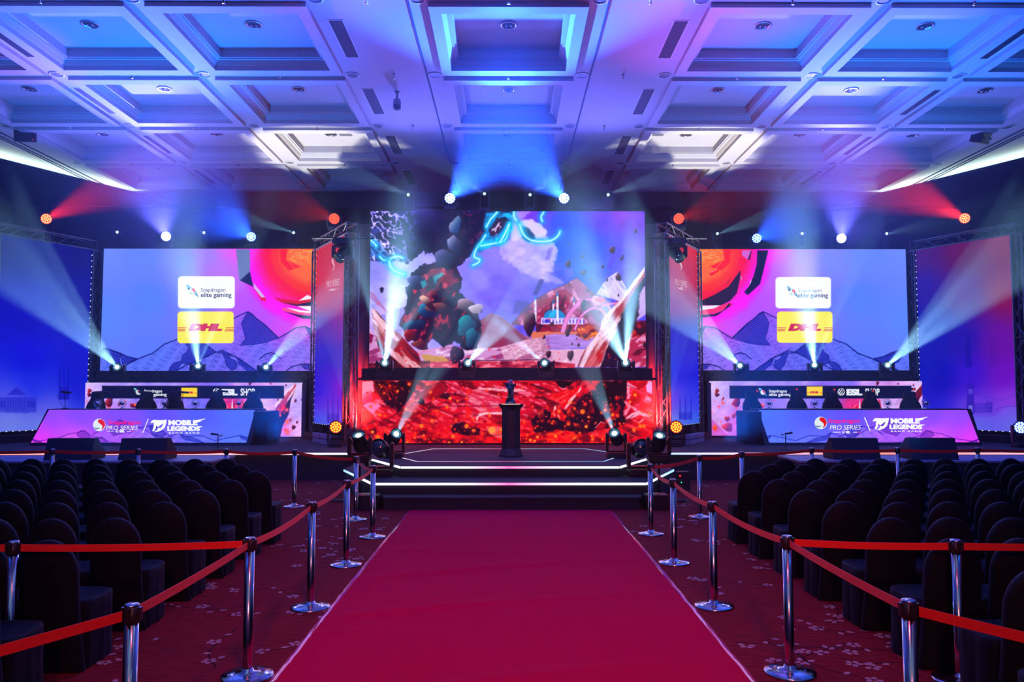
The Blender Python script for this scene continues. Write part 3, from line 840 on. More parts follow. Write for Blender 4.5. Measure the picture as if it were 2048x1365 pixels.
    for c in ((480,600,50,50),(860,580,50,45),(500,680,25,25),(650,700,40,35),(960,740,50,30)): A.rock(1010+c[0]/6.6, 740+c[1]/6.6, c[2]/6.6, c[3]/6.6, .4, (90,5,10), (255,100,50))
    A.poly(N([(1190,770),(1270,685),(1320,710),(1340,760),(1230,790)]), (170,15,20), 1, 1.5, 1); A.stroke(N([(1190,770),(1270,685),(1320,710)]), (245,150,160), 1.3)
    A.poly(N([(1370,640),(1500,480),(1540,500),(1440,650),(1300,760)]), (170,20,15), .8, 2, 2)
    A.poly(N([(1610,145),(1945,140),(1945,600),(1850,560),(1700,540),(1640,440),(1610,380)]), ink(A, (235,60,85), (250,150,185), 79, 16, 7, .5, .5, (190,10,40)), 1, 1.5)
    A.poly(N([(1860,200),(1945,140),(1945,330),(1880,300)]), (225,170,230), 1, 2, 2)
    A.rock(1010+1720/6.6, 740+380/6.6, 12, 15, .3, (130,10,25), (245,60,50)); A.rock(1010+1800/6.6, 740+190/6.6, 12, 8, -.4, (150,10,25), (240,50,50))
    A.poly(N([(1580,660),(1680,570),(1760,540),(1880,580),(1945,600),(1900,630),(1780,600),(1680,640)]), (250,175,200), .95, 1.5, 1)
    A.poly(N([(1560,400),(1640,440),(1670,490),(1600,600),(1560,600),(1620,500)]), (240,140,170), .9, 1.5, 1)
    A.poly(N([(1740,700),(1830,640),(1840,660),(1780,720)]), (245,160,180), .8, 1.5, 1)
    A.poly(N([(210,860),(700,800),(1100,850),(1340,900),(1340,970),(210,970)]), ink(A, (225,15,5), (255,80,40), 80, 16, 5, -.1, .45, (110,2,5)), .9, 3, 3)
    for p in ([(210,490),(400,500),(600,505)], [(0,130),(300,180),(520,260)], [(350,600),(500,540),(640,520)], [(520,370),(560,440),(660,450)], [(750,850),(860,910),(1000,920)], [(1610,200),(1740,250),(1940,320)], [(1420,690),(1560,690),(1700,600)]):
        A.stroke(curve(N(p)), (45,4,14), 1.1, .8)
    A.hatch(N([(0,140),(640,140),(560,360),(300,600),(0,440)]), (120,15,45), 2.6, 1.1, .8, 5, .6, 14, 11)
    A.hatch(M([(1300,170),(2000,160),(2000,560),(1500,470)]), (120,15,45), 2.8, 1.25, .8, 5, .6, 15, 11)
    embers(A, 724, 1300, 768, 886, 460, 4, 2.0)
    for x, y, r in ((984,861,7),(843,852.5,4),(933,853,4.2),(756,875,4.3),(759,830,3),(812,819,3),(864,842,3),(1165,824,4.6),(1281,853,4),(1288,853,3.5),(1268,860,3.6),(1149,876,2.5),(1210,821,3.2),(861,785,3),(795,783,2.5),(894,815,2.8)):
        A.glow([(x,y),(x+.1,y)], (255,60,0), r*1.5, .5); d, sl = A.dist([(x,y),(x+.1,y)], 9); A.put(np.clip(r-d+.5, 0, 1), (255,120,35) if r < 6 else (255,150,80), sl)
    return A

MIR = 2021.5
def art_side(right):
    x0, x1 = (1396, 1824) if right else (194, 640)
    A = Art(x0, 492, x1, 748, 1.0)
    fx = (lambda p: (MIR-p[0], p[1])) if right else (lambda p: p)
    A.xf = fx
    A.img = A.cps([(*fx((x, y)), c) for x, y, c in ((205,500,(120,145,255)),(205,640,(105,140,255)),(205,740,(110,130,250)),(290,510,(112,140,255)),(300,600,(100,135,255)),(300,700,(105,130,250)),(360,520,(130,145,255)),(380,600,(110,125,250)),
        (400,700,(115,120,245)),(420,510,(165,140,250)),(440,540,(185,130,245)),(455,500,(215,120,235)),(480,560,(190,110,240)),(500,600,(185,95,235)),(540,640,(185,95,235)),(560,650,(205,90,230)),(500,660,(150,100,240)),(520,700,(130,120,245)),
        (600,640,(235,80,215)),(625,660,(220,110,215)),(600,700,(150,130,245)),(560,600,(235,60,220)),(475,500,(235,90,225)),(636,700,(170,130,235)))], 16)
    cx, cyy = fx((622, 505))
    d = np.sqrt((A.X-cx)**2+((A.Y-cyy))**2)+8*(A.noise(10, seed=4)-.5)
    def mix(k, c): A.img[:] = A.img*(1-k[..., None])+np.array(c)/255.0*k[..., None]
    mix(np.clip((150-d)/22, 0, 1), (255, 20, 235)); mix(np.clip((122-d)/18, 0, 1), (255, 10, 150)); mix(np.clip((104-d)/14, 0, 1), (255, 15, 70))
    d2 = d+6*(A.noise(5, seed=9)-.5)
    mix(np.clip((82-d2)/3, 0, 1), (255, 60, 20)); mix(np.clip((70-d2)/16, 0, 1), (255, 110, 10))
    K = lambda p: Q(180, 480, 4.452, p)
    ye = (255, 165, 60)
    A.poly(K([(1690,85),(1760,85),(1745,180),(1880,240),(1770,275),(1700,200)]), (255,30,10), .9)
    rs = random.Random(8)
    for i in range(46):
        a = K([(rs.uniform(1760, 1970), rs.uniform(88, 200))])[0]; t = rs.uniform(-1, 1.5); l = rs.uniform(6, 22)
        A.stroke([a, (a[0]+l*math.cos(t), a[1]+l*math.sin(t)*.8)], rs.choice(((255,190,130), ye, (255,220,190))), .8, .7)
    if not right:
        A.poly(K([(1300,85),(1422,85),(1425,285),(1380,330),(1330,362)]), (112,124,168)); A.poly(K([(1425,283),(1455,420),(1333,362)]), (28,32,78))
        A.poly(K([(1452,380),(1560,512),(1525,515),(1462,430)]), (205,185,225)); A.poly(K([(1450,420),(1525,512),(1562,512),(1568,546),(1530,545)]), (215,20,70))
        A.poly(K([(1628,512),(1700,525),(1860,545),(1975,515),(1975,590),(1850,585),(1700,555)]), (200,15,45)); A.poly(K([(1700,558),(1850,575),(1975,550),(1975,590),(1840,590)]), (25,15,60))
        A.poly(K([(1855,545),(1935,490),(1975,510),(1975,525)]), (240,230,245)); A.poly(K([(1840,590),(1975,590),(1975,640)]), (245,235,250))
        A.poly(K([(1710,605),(1975,650),(1975,672),(1860,665),(1712,630)]), (250,90,140)); A.poly(K([(1740,602),(1870,625),(1975,640),(1975,652),(1860,645)]), (245,235,250)); A.poly(K([(1720,635),(1860,668),(1975,678),(1975,705),(1900,705)]), (15,15,60))
    else:
        A.xf = lambda p: p
        J = lambda p: Q(1390, 490, 4.655, p); dk = (14, 12, 48)
        A.poly(J([(35,530),(250,420),(420,190),(425,290),(390,450),(330,520),(240,560),(45,565)]), (40,8,50)); A.poly(J([(48,500),(180,440),(300,360),(420,180),(425,235),(310,390),(180,465),(48,525)]), (250,20,50))
        A.poly(J([(45,560),(330,520),(240,565)]), dk); A.poly(J([(48,570),(240,562),(180,592),(48,612)]), (235,230,248)); A.poly(J([(48,612),(180,592),(240,562),(320,545),(260,610),(180,640),(48,655)]), (255,60,120))
        A.poly(J([(320,540),(350,555),(200,662),(48,680),(48,655),(180,645),(262,612)]), dk); A.poly(J([(320,540),(345,548),(330,575)]), (230,20,50))
        A.poly(J([(578,50),(682,50),(640,230),(605,365),(492,470),(456,440),(500,390),(545,290),(575,180)]), dk); A.poly(J([(500,385),(528,310),(522,350)]), (235,230,248))
        A.poly(J([(437,50),(522,50),(515,100),(492,138),(437,100)]), (205,110,200)); A.poly(J([(522,50),(528,60),(510,142),(490,140)]), (60,10,60)); A.poly(J([(418,285),(445,300),(428,345)]), (215,110,170))
        A.poly(J([(128,255),(220,225),(220,250),(150,292)]), (230,30,20)); A.poly(J([(128,255),(215,222),(200,240),(140,262)]), (255,120,120))
        A.xf = fx
    # drawn mountains
    inkc = (12, 12, 88); body = None
    def mtn(ridge, base, dark=(), col=(112,122,232)):
        A.poly(K(ridge+base), lambda a, s: np.clip(a.img[s]*0.82+np.array(col)/255.*.16, 0, 1), 1)
        A.hatch(K(ridge+base), inkc, 4.6, 1.05, 1.0, 3.5, .85, 4, 16)
        for dk_ in dark:
            m, sl, _ = A.mask(K(dk_)); A.put(m*.5, (55, 60, 215), sl)
            A.hatch(K(dk_), inkc, 3.2, 2.4+.3*math.sin(dk_[0][0]), 1.5, 3, 1.0, 5)
            A.stroke(K(dk_+[dk_[0]]), inkc, 1.0, .9)
        A.stroke(K(ridge), inkc, 1.9, 1)
    mtn([(1280,700),(1340,670),(1405,640),(1440,660),(1480,700),(1550,750),(1600,800),(1680,875),(1760,830),(1830,785),(1915,770),(1975,800)], [(1975,1160),(1100,1160),(1100,960),(1230,960)],
        [[(1405,640),(1440,660),(1490,710),(1550,750),(1600,795),(1680,875),(1560,915),(1450,935),(1340,940),(1385,880),(1360,790),(1350,740)]])
    mtn([(1915,770),(1975,800)], [(1975,900)], [[(1915,772),(1975,800),(1975,880)]])
    mtn([(330,1110),(440,1055),(560,1010),(660,930),(780,885),(860,880),(960,910),(1030,930),(1120,1000),(1300,1040),(1400,1140)], [(1400,1165),(300,1165)],
        [[(830,900),(880,960),(860,1000),(820,1030),(810,1100),(900,1110),(1000,1060),(1120,1000),(1030,935),(960,905),(880,890)], [(700,1165),(730,1110),(780,1085),(820,1080),(810,1110),(770,1165)]])
    mtn([(770,1165),(870,1110),(1000,1060),(1100,1010),(1180,985),(1230,1010),(1330,1060),(1480,1165)], [(1480,1165)],
        [[(1180,985),(1230,1015),(1250,1060),(1300,1080),(1310,1130),(1260,1165),(1215,1120),(1200,1060),(1185,1030)], [(1310,1060),(1400,1110),(1480,1165),(1400,1165),(1330,1110)]])
    mtn([(80,1010),(130,962),(270,1010),(330,1040),(420,1060),(330,1110),(200,1165)], [(80,1165)],
        [[(130,962),(270,1010),(265,1060),(270,1110),(200,1090),(150,1010)], [(270,1015),(340,1045),(420,1062),(290,1110)]])
    mtn([(1510,1062),(1560,1020),(1610,1005),(1650,1020),(1700,1060)], [(1600,1050)], [])
    mtn([(1750,1165),(1800,1130),(1880,1108),(1975,1110)], [(1975,1165)], [[(1880,1108),(1975,1110),(1975,1165),(1910,1150)]])
    A.xf = lambda p: p
    def card(x0, y0, x1, y1, c, r=7):
        pts = []
        for (cx, cy_, a0) in ((x1-r, y0+r, -90), (x1-r, y1-r, 0), (x0+r, y1-r, 90), (x0+r, y0+r, 180)):
            for k in range(6):
                t = math.radians(a0+k*18); pts.append((cx+r*math.cos(t), cy_+r*math.sin(t)))
        A.poly(pts, c)
    if right: c1 = (1551, 554.5, 1662, 617); c2 = (1554, 623.5, 1665, 686)
    else: c1 = (356, 553, 469.5, 617); c2 = (355, 623.5, 467.5, 687)
    card(*c1, (246, 250, 255)); card(*c2, (255, 228, 60))
    return A

def art_strip(right):
    """the low LED walls behind the desks, with a black sponsor bar"""
    x0, x1 = (1416, 1856) if right else (163, 608)
    A = Art(x0, 760, x1, 878, 1.0)
    sh = 1255.0 if right else 0.0       # same picture, shifted
    A.xf = lambda p: (p[0]+sh, p[1])
    A.img = A.cps([(x+sh, y, c) for x, y, c in ((170,770,(205,180,250)),(240,770,(180,160,250)),(330,768,(170,150,250)),(440,768,(130,120,250)),(480,770,(200,160,240)),(600,780,(215,190,245)),(175,850,(215,170,235)),(220,860,(205,110,210)),
        (300,815,(150,130,245)),(400,812,(120,120,250)),(470,815,(190,40,110)),(450,810,(220,60,130)),(520,815,(210,180,240)),(560,860,(205,150,225)),(600,860,(225,180,235)),(600,820,(190,165,245)),(540,860,(215,90,120)))], 12)
    n = A.noise(22, 9, 3, 4, -.4)[..., None]; A.img = np.clip(A.img*(.84+.34*n), 0, 1)
    A.hatch(rect(166, 762, 608, 876), (120, 60, 150), 7, 1.2, .7, 8, .35, 8, 24)
    # tall shard right
    A.poly([(591,766),(592,775),(590,790),(583,800),(580,815),(577,830),(566,850),(560,875),(528,875),(532,850),(545,830),(555,812),(572,788)], ink(A, (175,50,60), (235,195,215), 90, 26, 4, -1.05, .5, (110,10,30)), 1, 1)
    A.poly([(590,780),(582,800),(577,830),(566,850),(560,875),(540,875),(548,850),(560,830),(575,805),(585,790)], (20,5,30), .97, 1.5)
    A.poly([(586,772),(570,792),(552,815),(548,812),(565,790),(580,775)], (240,215,235), .8, 1.5)
    embers(A, 530, 585, 805, 873, 26, 6, 1.3); 
    for x, y in ((564,820),(552,848),(555,855),(551,839)): 
        d, sl = A.dist([(x, y), (x+.1, y)], 7); A.put(np.clip(2.4-d+.5, 0, 1), (255, 90, 20), sl)
    for x, y, rx, ry in ((591,802,2.5,3.5),(587,855,4,4.5),(594,845,2,3),(581,841,1.5,2.5),(556,800,1.5,2.5),(500,767,3,4),(541,768,2,1.5),(572,771,1.5,2.5),(605,800,3,2.5),(220,805,5,12),(266,812,7,4),(238,809,2,4),(179,790,5,4)):
        A.rock(x, y, rx, ry, .3, (60,10,30), (190,60,70))
    # left foot of the picture
    A.poly([(165,835),(178,848),(195,865),(205,876),(168,876)], (190,60,180), .5, 3)
    for x, y, rx, ry in ((179,782,4,4.5),(201,855,10,9),(213,832,4,6),(199,838,6,4.5),(191,798,2,4),(215,805,5,8),(232,860,9,12)):
        A.rock(x, y, rx, ry, .5, (110,10,15), (240,110,70))
    A.poly([(224,824),(230,823),(242,838),(258,855),(262,876),(240,876),(230,850)], ink(A, (205,50,20), (245,190,200), 91, 14, 4, .9, .5, (130,10,10)), 1, 1.5)
    embers(A, 168, 300, 800, 874, 45, 9, 1.6, .7)
    A.poly([(450,812),(505,800),(508,822),(455,822)], ink(A, (215,25,70), (245,110,150), 92, 5, 4, .6, .5, (140,5,40)), .9, 2, 2)
    for x in (464.5, 489): A.poly([(x-1.5,818),(x-1,806),(x,800),(x+1,806),(x+1.5,818)], (225,225,250))
    A.poly(rect(204, 772, 568, 797.5), (9, 18, 52)); A.poly([(203,770),(205,773),(205,778)], (20,10,40))
    if right: A.poly([(1611.5,773.5),(1644.5,773.5),(1644.5,792),(1611.5,792)][0:4] and [(p[0]-sh, p[1]) for p in ((1613.5,773.5),(1645,773.5),(1645,792),(1613.5,792))], (255, 205, 40))
    else: A.poly(rect(362.5, 776, 394.5, 794.5), (255, 205, 40))
    return A

def art_desk(right):
    x0, x1 = (1508, 1962) if right else (60, 514)
    A = Art(x0, 814, x1, 892, 1.0)
    A.xf = fx = (lambda p: (MIR-p[0], p[1])) if right else (lambda p: p)
    A.img = A.cps([(*fx((x, y)), c) for x, y, c in ((95,825,(150,90,235)),(75,885,(225,80,240)),(160,825,(140,90,240)),(150,880,(205,100,240)),(240,830,(135,90,245)),(240,880,(165,100,240)),(320,830,(110,95,245)),(320,880,(140,110,240)),(400,830,(95,105,245)),
        (400,880,(110,120,245)),(480,830,(95,120,248)),(480,880,(100,125,248)),(60,860,(190,85,240)))], 14)
    K = lambda p: Q(40, 740, 3.413, p)
    def mtn(ridge, dark, lc):
        A.poly(K(ridge+[(ridge[-1][0], 506), (ridge[0][0], 506)]), lambda a, s: np.clip(a.img[s]*1.05+.02, 0, 1), .9)
        A.hatch(K(ridge+[(ridge[-1][0], 506), (ridge[0][0], 506)]), lc, 3.2, 1.1, .6, 3, .6, 4, 13)
        for d in dark:
            A.poly(K(d), lc, .22); A.hatch(K(d), lc, 2.0, 2.2, .7, 3, .75, 5); A.stroke(K(d+[d[0]]), lc, .8)
        A.stroke(K(ridge), lc, 1.1)
    pu = (70, 25, 130); bl = (25, 30, 130)
    mtn([(500,440),(580,400),(640,365),(680,345),(740,365),(830,400),(900,440),(1000,470)], [[(680,340),(730,365),(760,400),(720,430),(640,450),(610,420),(650,370)]], pu)
    mtn([(740,440),(800,400),(880,385),(930,380),(1000,440),(1050,470)], [[(880,385),(930,385),(1000,440),(950,480),(900,440)]], bl)
    mtn([(80,470),(110,490),(250,470),(330,440),(410,425),(440,415),(480,450),(560,470)], [[(410,418),(440,415),(470,440),(480,470),(420,470),(385,445)]], pu)
    mtn([(80,472),(150,500)], [[(82,472),(160,500),(100,504)]], pu)
    mtn([(520,470),(560,460),(600,490),(660,500)], [[(510,465),(560,462),(600,500),(520,500)]], pu)
    mtn([(960,480),(1040,450),(1090,430),(1130,455),(1240,450),(1330,485),(1420,465),(1500,450),(1560,465),(1565,500)], [[(1090,432),(1130,455),(1200,470),(1260,500),(1130,480),(1100,460)], [(1500,450),(1560,470),(1560,490),(1510,470)]], bl)
    return A

def art_banner(kind):
    """printed cloth on the truss frames, with lamp glow at the foot painted in"""
    if kind == 'outer_left':
        A = Art(-120, 430, 186, 880, 1.0)
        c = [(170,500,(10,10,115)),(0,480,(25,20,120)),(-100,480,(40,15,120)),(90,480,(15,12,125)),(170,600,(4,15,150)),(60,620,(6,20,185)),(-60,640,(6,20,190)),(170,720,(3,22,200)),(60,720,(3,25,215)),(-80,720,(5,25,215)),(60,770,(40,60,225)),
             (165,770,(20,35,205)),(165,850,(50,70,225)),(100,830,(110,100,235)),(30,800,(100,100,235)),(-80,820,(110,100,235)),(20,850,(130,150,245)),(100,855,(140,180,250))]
    elif kind == 'outer_right':
        A = Art(1840, 430, 2170, 880, 1.0)
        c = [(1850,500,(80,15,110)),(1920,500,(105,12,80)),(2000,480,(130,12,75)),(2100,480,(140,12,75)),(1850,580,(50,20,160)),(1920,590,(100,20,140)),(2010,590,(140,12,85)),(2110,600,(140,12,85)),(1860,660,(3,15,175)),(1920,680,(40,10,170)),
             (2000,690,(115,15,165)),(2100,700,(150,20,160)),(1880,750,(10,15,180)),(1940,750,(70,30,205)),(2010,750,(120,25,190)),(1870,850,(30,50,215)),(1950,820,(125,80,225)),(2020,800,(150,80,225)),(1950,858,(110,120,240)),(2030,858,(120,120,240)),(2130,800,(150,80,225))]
    elif kind == 'inner_left':
        A = Art(628, 440, 706, 880, 1.0)
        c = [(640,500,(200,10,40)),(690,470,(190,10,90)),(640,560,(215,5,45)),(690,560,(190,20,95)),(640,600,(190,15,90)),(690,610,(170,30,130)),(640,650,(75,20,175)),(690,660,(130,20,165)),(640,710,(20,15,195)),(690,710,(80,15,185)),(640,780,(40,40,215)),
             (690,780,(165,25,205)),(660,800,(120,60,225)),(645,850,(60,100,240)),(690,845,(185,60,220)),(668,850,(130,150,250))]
    else:
        A = Art(1325, 440, 1405, 880, 1.0)
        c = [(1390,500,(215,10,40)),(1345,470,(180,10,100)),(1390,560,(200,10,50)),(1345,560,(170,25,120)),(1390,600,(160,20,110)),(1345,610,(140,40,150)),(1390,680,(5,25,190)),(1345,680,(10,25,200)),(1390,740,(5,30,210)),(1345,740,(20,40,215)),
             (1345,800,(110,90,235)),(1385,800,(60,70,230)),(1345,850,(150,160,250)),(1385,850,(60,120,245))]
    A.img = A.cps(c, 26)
    return A

# ------------------------------------------------------------------ LED walls, lettering, banners
def art_mat(name, strength, diffuse=False):
    m = bpy.data.materials.new(name); m.use_nodes = True
    nt = m.node_tree; b = nt.nodes['Principled BSDF']
    a = nt.nodes.new('ShaderNodeAttribute'); a.attribute_name = 'picture'
    if diffuse:
        nt.links.new(a.outputs['Color'], b.inputs['Base Color'])
    else:
        b.inputs['Base Color'].default_value = (0.01, 0.01, 0.012, 1)
    b.inputs['Roughness'].default_value = 0.6
    b.inputs['Specular IOR Level'].default_value = 0.2
    nt.links.new(a.outputs['Color'], b.inputs['Emission Color'])
    b.inputs['Emission Strength'].default_value = strength
    m.cycles.emission_sampling = 'NONE'
    return m
M_led = art_mat('led_picture', 1.0)
M_print_glow = art_mat('print_with_glow', 0.8)  # print emits by itself; lamp glow at the foot is painted in
M_cab = mat('led_cabinet', (0.01, 0.01, 0.012), 0.6)
M_black = mat('black_paint', (0.010, 0.010, 0.016), 0.6, spec=.25)
_em = {}
def em(c, k=1.0):
    key = (c, k)
    if key not in _em: _em[key] = emis('glow_%02x%02x%02x' % c, rgb(*c), k)
    return _em[key]

def picture_grid(name, corners, A, nx, ny, material, parent, gain=1.0):
    """corners: bottom-left, bottom-right, top-right, top-left world points; colours come from art A"""
    bl, br, tr, tl = [np.array(c) for c in corners]
    u = np.linspace(0, 1, nx+1); v = np.linspace(0, 1, ny+1)
    U, V = np.meshgrid(u, v)
    U = U.ravel()[:, None]; V = V.ravel()[:, None]
    P = (bl*(1-U)+br*U)*(1-V)+(tl*(1-U)+tr*U)*V
    col = A.sample(topix(P)); g_ = col.mean(1, keepdims=True)
    col = g_+(col-g_)*1.12; col = (col-.5)*1.12+.49
    col = s2l(np.clip(col, 0, 1))*gain
    off = np.array(parent.location) if parent is not None else 0
    me = bpy.data.meshes.new(name)
    me.vertices.add(len(P)); me.vertices.foreach_set('co', (P-off).astype(np.float32).ravel())
    i, j = np.meshgrid(np.arange(nx), np.arange(ny)); a = (j*(nx+1)+i).ravel()
    q = np.stack([a, a+1, a+nx+2, a+nx+1], 1).astype(np.int32)
    me.loops.add(q.size); me.loops.foreach_set('vertex_index', q.ravel())
    me.polygons.add(len(q)); me.polygons.foreach_set('loop_start', (np.arange(len(q))*4).astype(np.int32))
    me.update(calc_edges=True)
    ca = me.color_attributes.new('picture', 'FLOAT_COLOR', 'POINT')
    ca.data.foreach_set('color', np.concatenate([col, np.ones((len(P), 1))], 1).astype(np.float32).ravel())
    me.materials.append(material)
    o = bpy.data.objects.new(name, me); COL.objects.link(o); o.parent = parent
    return o

_tc = {}
def glyphs(s, bold=0.0, space=1.0):
    k = (s, bold, space)
    if k not in _tc:
        c = bpy.data.curves.new('t', 'FONT'); c.body = s; c.offset = bold; c.resolution_u = 3; c.space_character = space
        o = bpy.data.objects.new('t', c); COL.objects.link(o)
        bpy.context.view_layer.update()
        me = bpy.data.meshes.new_from_object(o.evaluated_get(bpy.context.evaluated_depsgraph_get()))
        v = np.array([p.co[:2] for p in me.vertices]); f = [list(p.vertices) for p in me.polygons]
        bpy.data.objects.remove(o); bpy.data.curves.remove(c); bpy.data.meshes.remove(me)
        v -= v.min(0); v /= v.max(0)
        _tc[k] = (v, f)
    return _tc[k]

class Sign:
    """flat lettering laid out in photo pixels and put onto the plane of its screen"""
    def __init__(self, p0, n, step=0.004):
        self.p0 = Vector(p0); self.n = Vector(n).normalized(); self.items = []; self.step = step
    def to3(self, x, y, k):
        d = ray(x, y); p0 = self.p0+self.n*self.step*(k+1)
        t = (p0-CAM).dot(self.n)/d.dot(self.n)
        return CAM+d*t
    def text(self, s, x0, y0, x1, y1, c, bold=0.02, shear=0.0, k=1, slope=0.0, space=1.0):
        heavy = bold > .012
        v, f = glyphs(s, min(bold, .012) if any(c in s for c in 'gae') else bold, space)
        pts = [(x0+(x1-x0)*a+shear*b, y1+(y0-y1)*b+slope*a) for a, b in v]
        self.items.append((pts, f, c, k))
        if heavy:
            sh = abs(y1-y0)*bold*.9
            self.items.append(([(x+sh, y) for x, y in pts], f, c, k+.3))
        return self
    def poly(self, pts, c, k=0):
        self.items.append((list(pts), [list(range(len(pts)))], c, k)); return self
    def disc(self, cx, cyy, rx, c, k=0, ry=None, a0=0, a1=360, n=28):
        ry = rx if ry is None else ry
        return self.poly([(cx+rx*math.cos(math.radians(a0+(a1-a0)*i/n)), cyy+ry*math.sin(math.radians(a0+(a1-a0)*i/n))) for i in range(n+(a1-a0 < 360))], c, k)
    def build(self, name, parent, gain=1.0):
        mb = MB(); cols = []
        for pts, f, c, k in self.items:
            if c not in cols: cols.append(c)
            mb.m = cols.index(c)
            off = parent.location if parent.parent is None else parent.parent.location
            mb.add([tuple(self.to3(x, y, k)-off) for x, y in pts], f)
        return mb.build(name, [em(c, gain) for c in cols], parent)

WH = (250, 252, 255); NV = (20, 45, 95); RD = (215, 20, 45)
def swirl(S, cx, cyy, r, wings=False, k=1, ground=(10, 15, 45)):
    if wings:
        S.poly([(cx-1.95*r,cyy-1.95*r),(cx-1.0*r,cyy-1.9*r),(cx-.3*r,cyy-1.1*r),(cx+.1*r,cyy-1.1*r),(cx-.6*r,cyy+.5*r),(cx-1.4*r,cyy-.7*r)], (120,185,200), k)
        S.poly([(cx-1.4*r,cyy-.9*r),(cx-.8*r,cyy-1.2*r),(cx-.5*r,cyy+.4*r)], (30,80,110), k+1)
        S.poly([(cx+.7*r,cyy-.8*r),(cx+1.1*r,cyy-.1*r),(cx+2.0*r,cyy+1.9*r),(cx+.9*r,cyy+1.1*r),(cx+.3*r,cyy+.9*r)], (90,150,170), k)
        S.poly([(cx+1.1*r,cyy+.2*r),(cx+2.0*r,cyy+1.9*r),(cx+1.2*r,cyy+1.0*r)], (25,65,95), k+1)
    S.disc(cx, cyy, r, (225,238,245), k+2)
    S.poly(curve([(cx-.15*r,cyy-.85*r),(cx+.35*r,cyy-.9*r),(cx+.85*r,cyy-.45*r),(cx+.9*r,cyy+.2*r),(cx+.35*r,cyy+.85*r),(cx+.5*r,cyy+.2*r),(cx+.1*r,cyy-.2*r),(cx-.25*r,cyy-.5*r)], 4), (225,20,30), k+3)
    S.poly(curve([(cx-.95*r,cyy+.35*r),(cx-.4*r,cyy+.5*r),(cx+.05*r,cyy+.45*r),(cx-.1*r,cyy+.62*r),(cx-.6*r,cyy+.72*r)], 4), (90,130,160), k+3)
    return S
def esl_badge(S, cx, cyy, r, c=WH, bg=(8,14,40), k=1, lay=2):
    S.disc(cx, cyy, r, c, k)
    for t in (-0.52, 0.02, 0.5):
        a = math.radians(-52); ux, uy = math.cos(a), math.sin(a); nx, ny = -uy, ux
        L = math.sqrt(max(.05, .8-t*t))*r
        ox, oy = cx+nx*t*r*1.05, cyy+ny*t*r*1.05
        w0, w1 = .09*r, .22*r
        S.poly([(ox-ux*L-nx*w0, oy-uy*L-ny*w0), (ox+ux*L-nx*w1, oy+uy*L-ny*w1), (ox+ux*L+nx*w1, oy+uy*L+ny*w1), (ox-ux*L+nx*w0, oy-uy*L+ny*w0)], bg, k+1)
    return S
def dhl(S, cx, cyy, w, k=1, c=(215,20,45)):
    h = w*.135
    S.text('DHL', cx-w*.31, cyy-h/2, cx+w*.27, cyy+h/2, c, .085, h*.4, k+1)
    for i in range(3):
        y = cyy+h*(.02+.2*i)
        S.poly([(cx-w*.5,y),(cx-w*.34-i*w*.012,y),(cx-w*.345-i*w*.012,y+h*.1),(cx-w*.5,y+h*.1)], c, k)
        S.poly([(cx+w*.36-i*w*.012,y),(cx+w*.5,y),(cx+w*.5,y+h*.1),(cx+w*.355-i*w*.012,y+h*.1)], c, k)
    return S

def wall(name, label, x0, x1, yt, yb, Y, A, nx, ny, group=None, depth=0.12, rail=False):
    a = at(x0, yb, Y); b = at(x1, yt, Y)
    xl, xr, zb, zt = a.x, b.x, a.z, b.z
    root = thing(name, ((xl+xr)/2, Y, zb), label, 'LED screen', group)
    o = root.location
    MB().box((xl-.015-o.x, .008, zb-.0-o.z), (xr+.015-o.x, depth, zt+.015-o.z)).build('cabinet', M_cab, root)
    if rail: MB().box((xl+.05-o.x, 0.0, zt+.016-o.z), (xr-.05-o.x, .34, zt+.04-o.z)).build('lamp_rail', M_cab, root)
    picture_grid('display', [(xl,Y,zb),(xr,Y,zb),(xr,Y,zt),(xl,Y,zt)], A, nx, ny, M_led, root)
    return root, (xl, xr, zb, zt)

YM, YL, YSU, YSL = 19.3, 18.93, 21.6, 21.4
scr_main, R_main = wall('led_wall', 'huge main LED screen showing broken rocks, lightning, purple sky and a blue-domed mosque', 738, 1289, 423, 736, YM, art_main(), 552, 312, rail=True)
scr_low, R_low = wall('led_wall', 'wide low LED screen of red rubble and orange embers behind the trophy pedestal', 723, 1305, 762, 887, YL, art_low(), 582, 125)
scr_l, R_l = wall('led_wall', 'left LED screen with sponsor cards over blue sky, mountains and a magenta burst at right', 200, 636, 498, 742, YSU, art_side(0), 436, 244, rail=True)
scr_r, R_r = wall('led_wall', 'right LED screen with sponsor cards over blue sky, mountains and a magenta burst at left', 1398, 1811, 499, 741, YSU, art_side(1), 413, 242, rail=True)
str_l, R_sl = wall('led_wall', 'low LED screen with black sponsor bar behind the left desk', 166, 605, 766, 874, YSL, art_strip(0), 439, 108)
str_r, R_sr = wall('led_wall', 'low LED screen with black sponsor bar behind the right desk', 1420, 1853, 763, 872, YSL, art_strip(1), 433, 109)

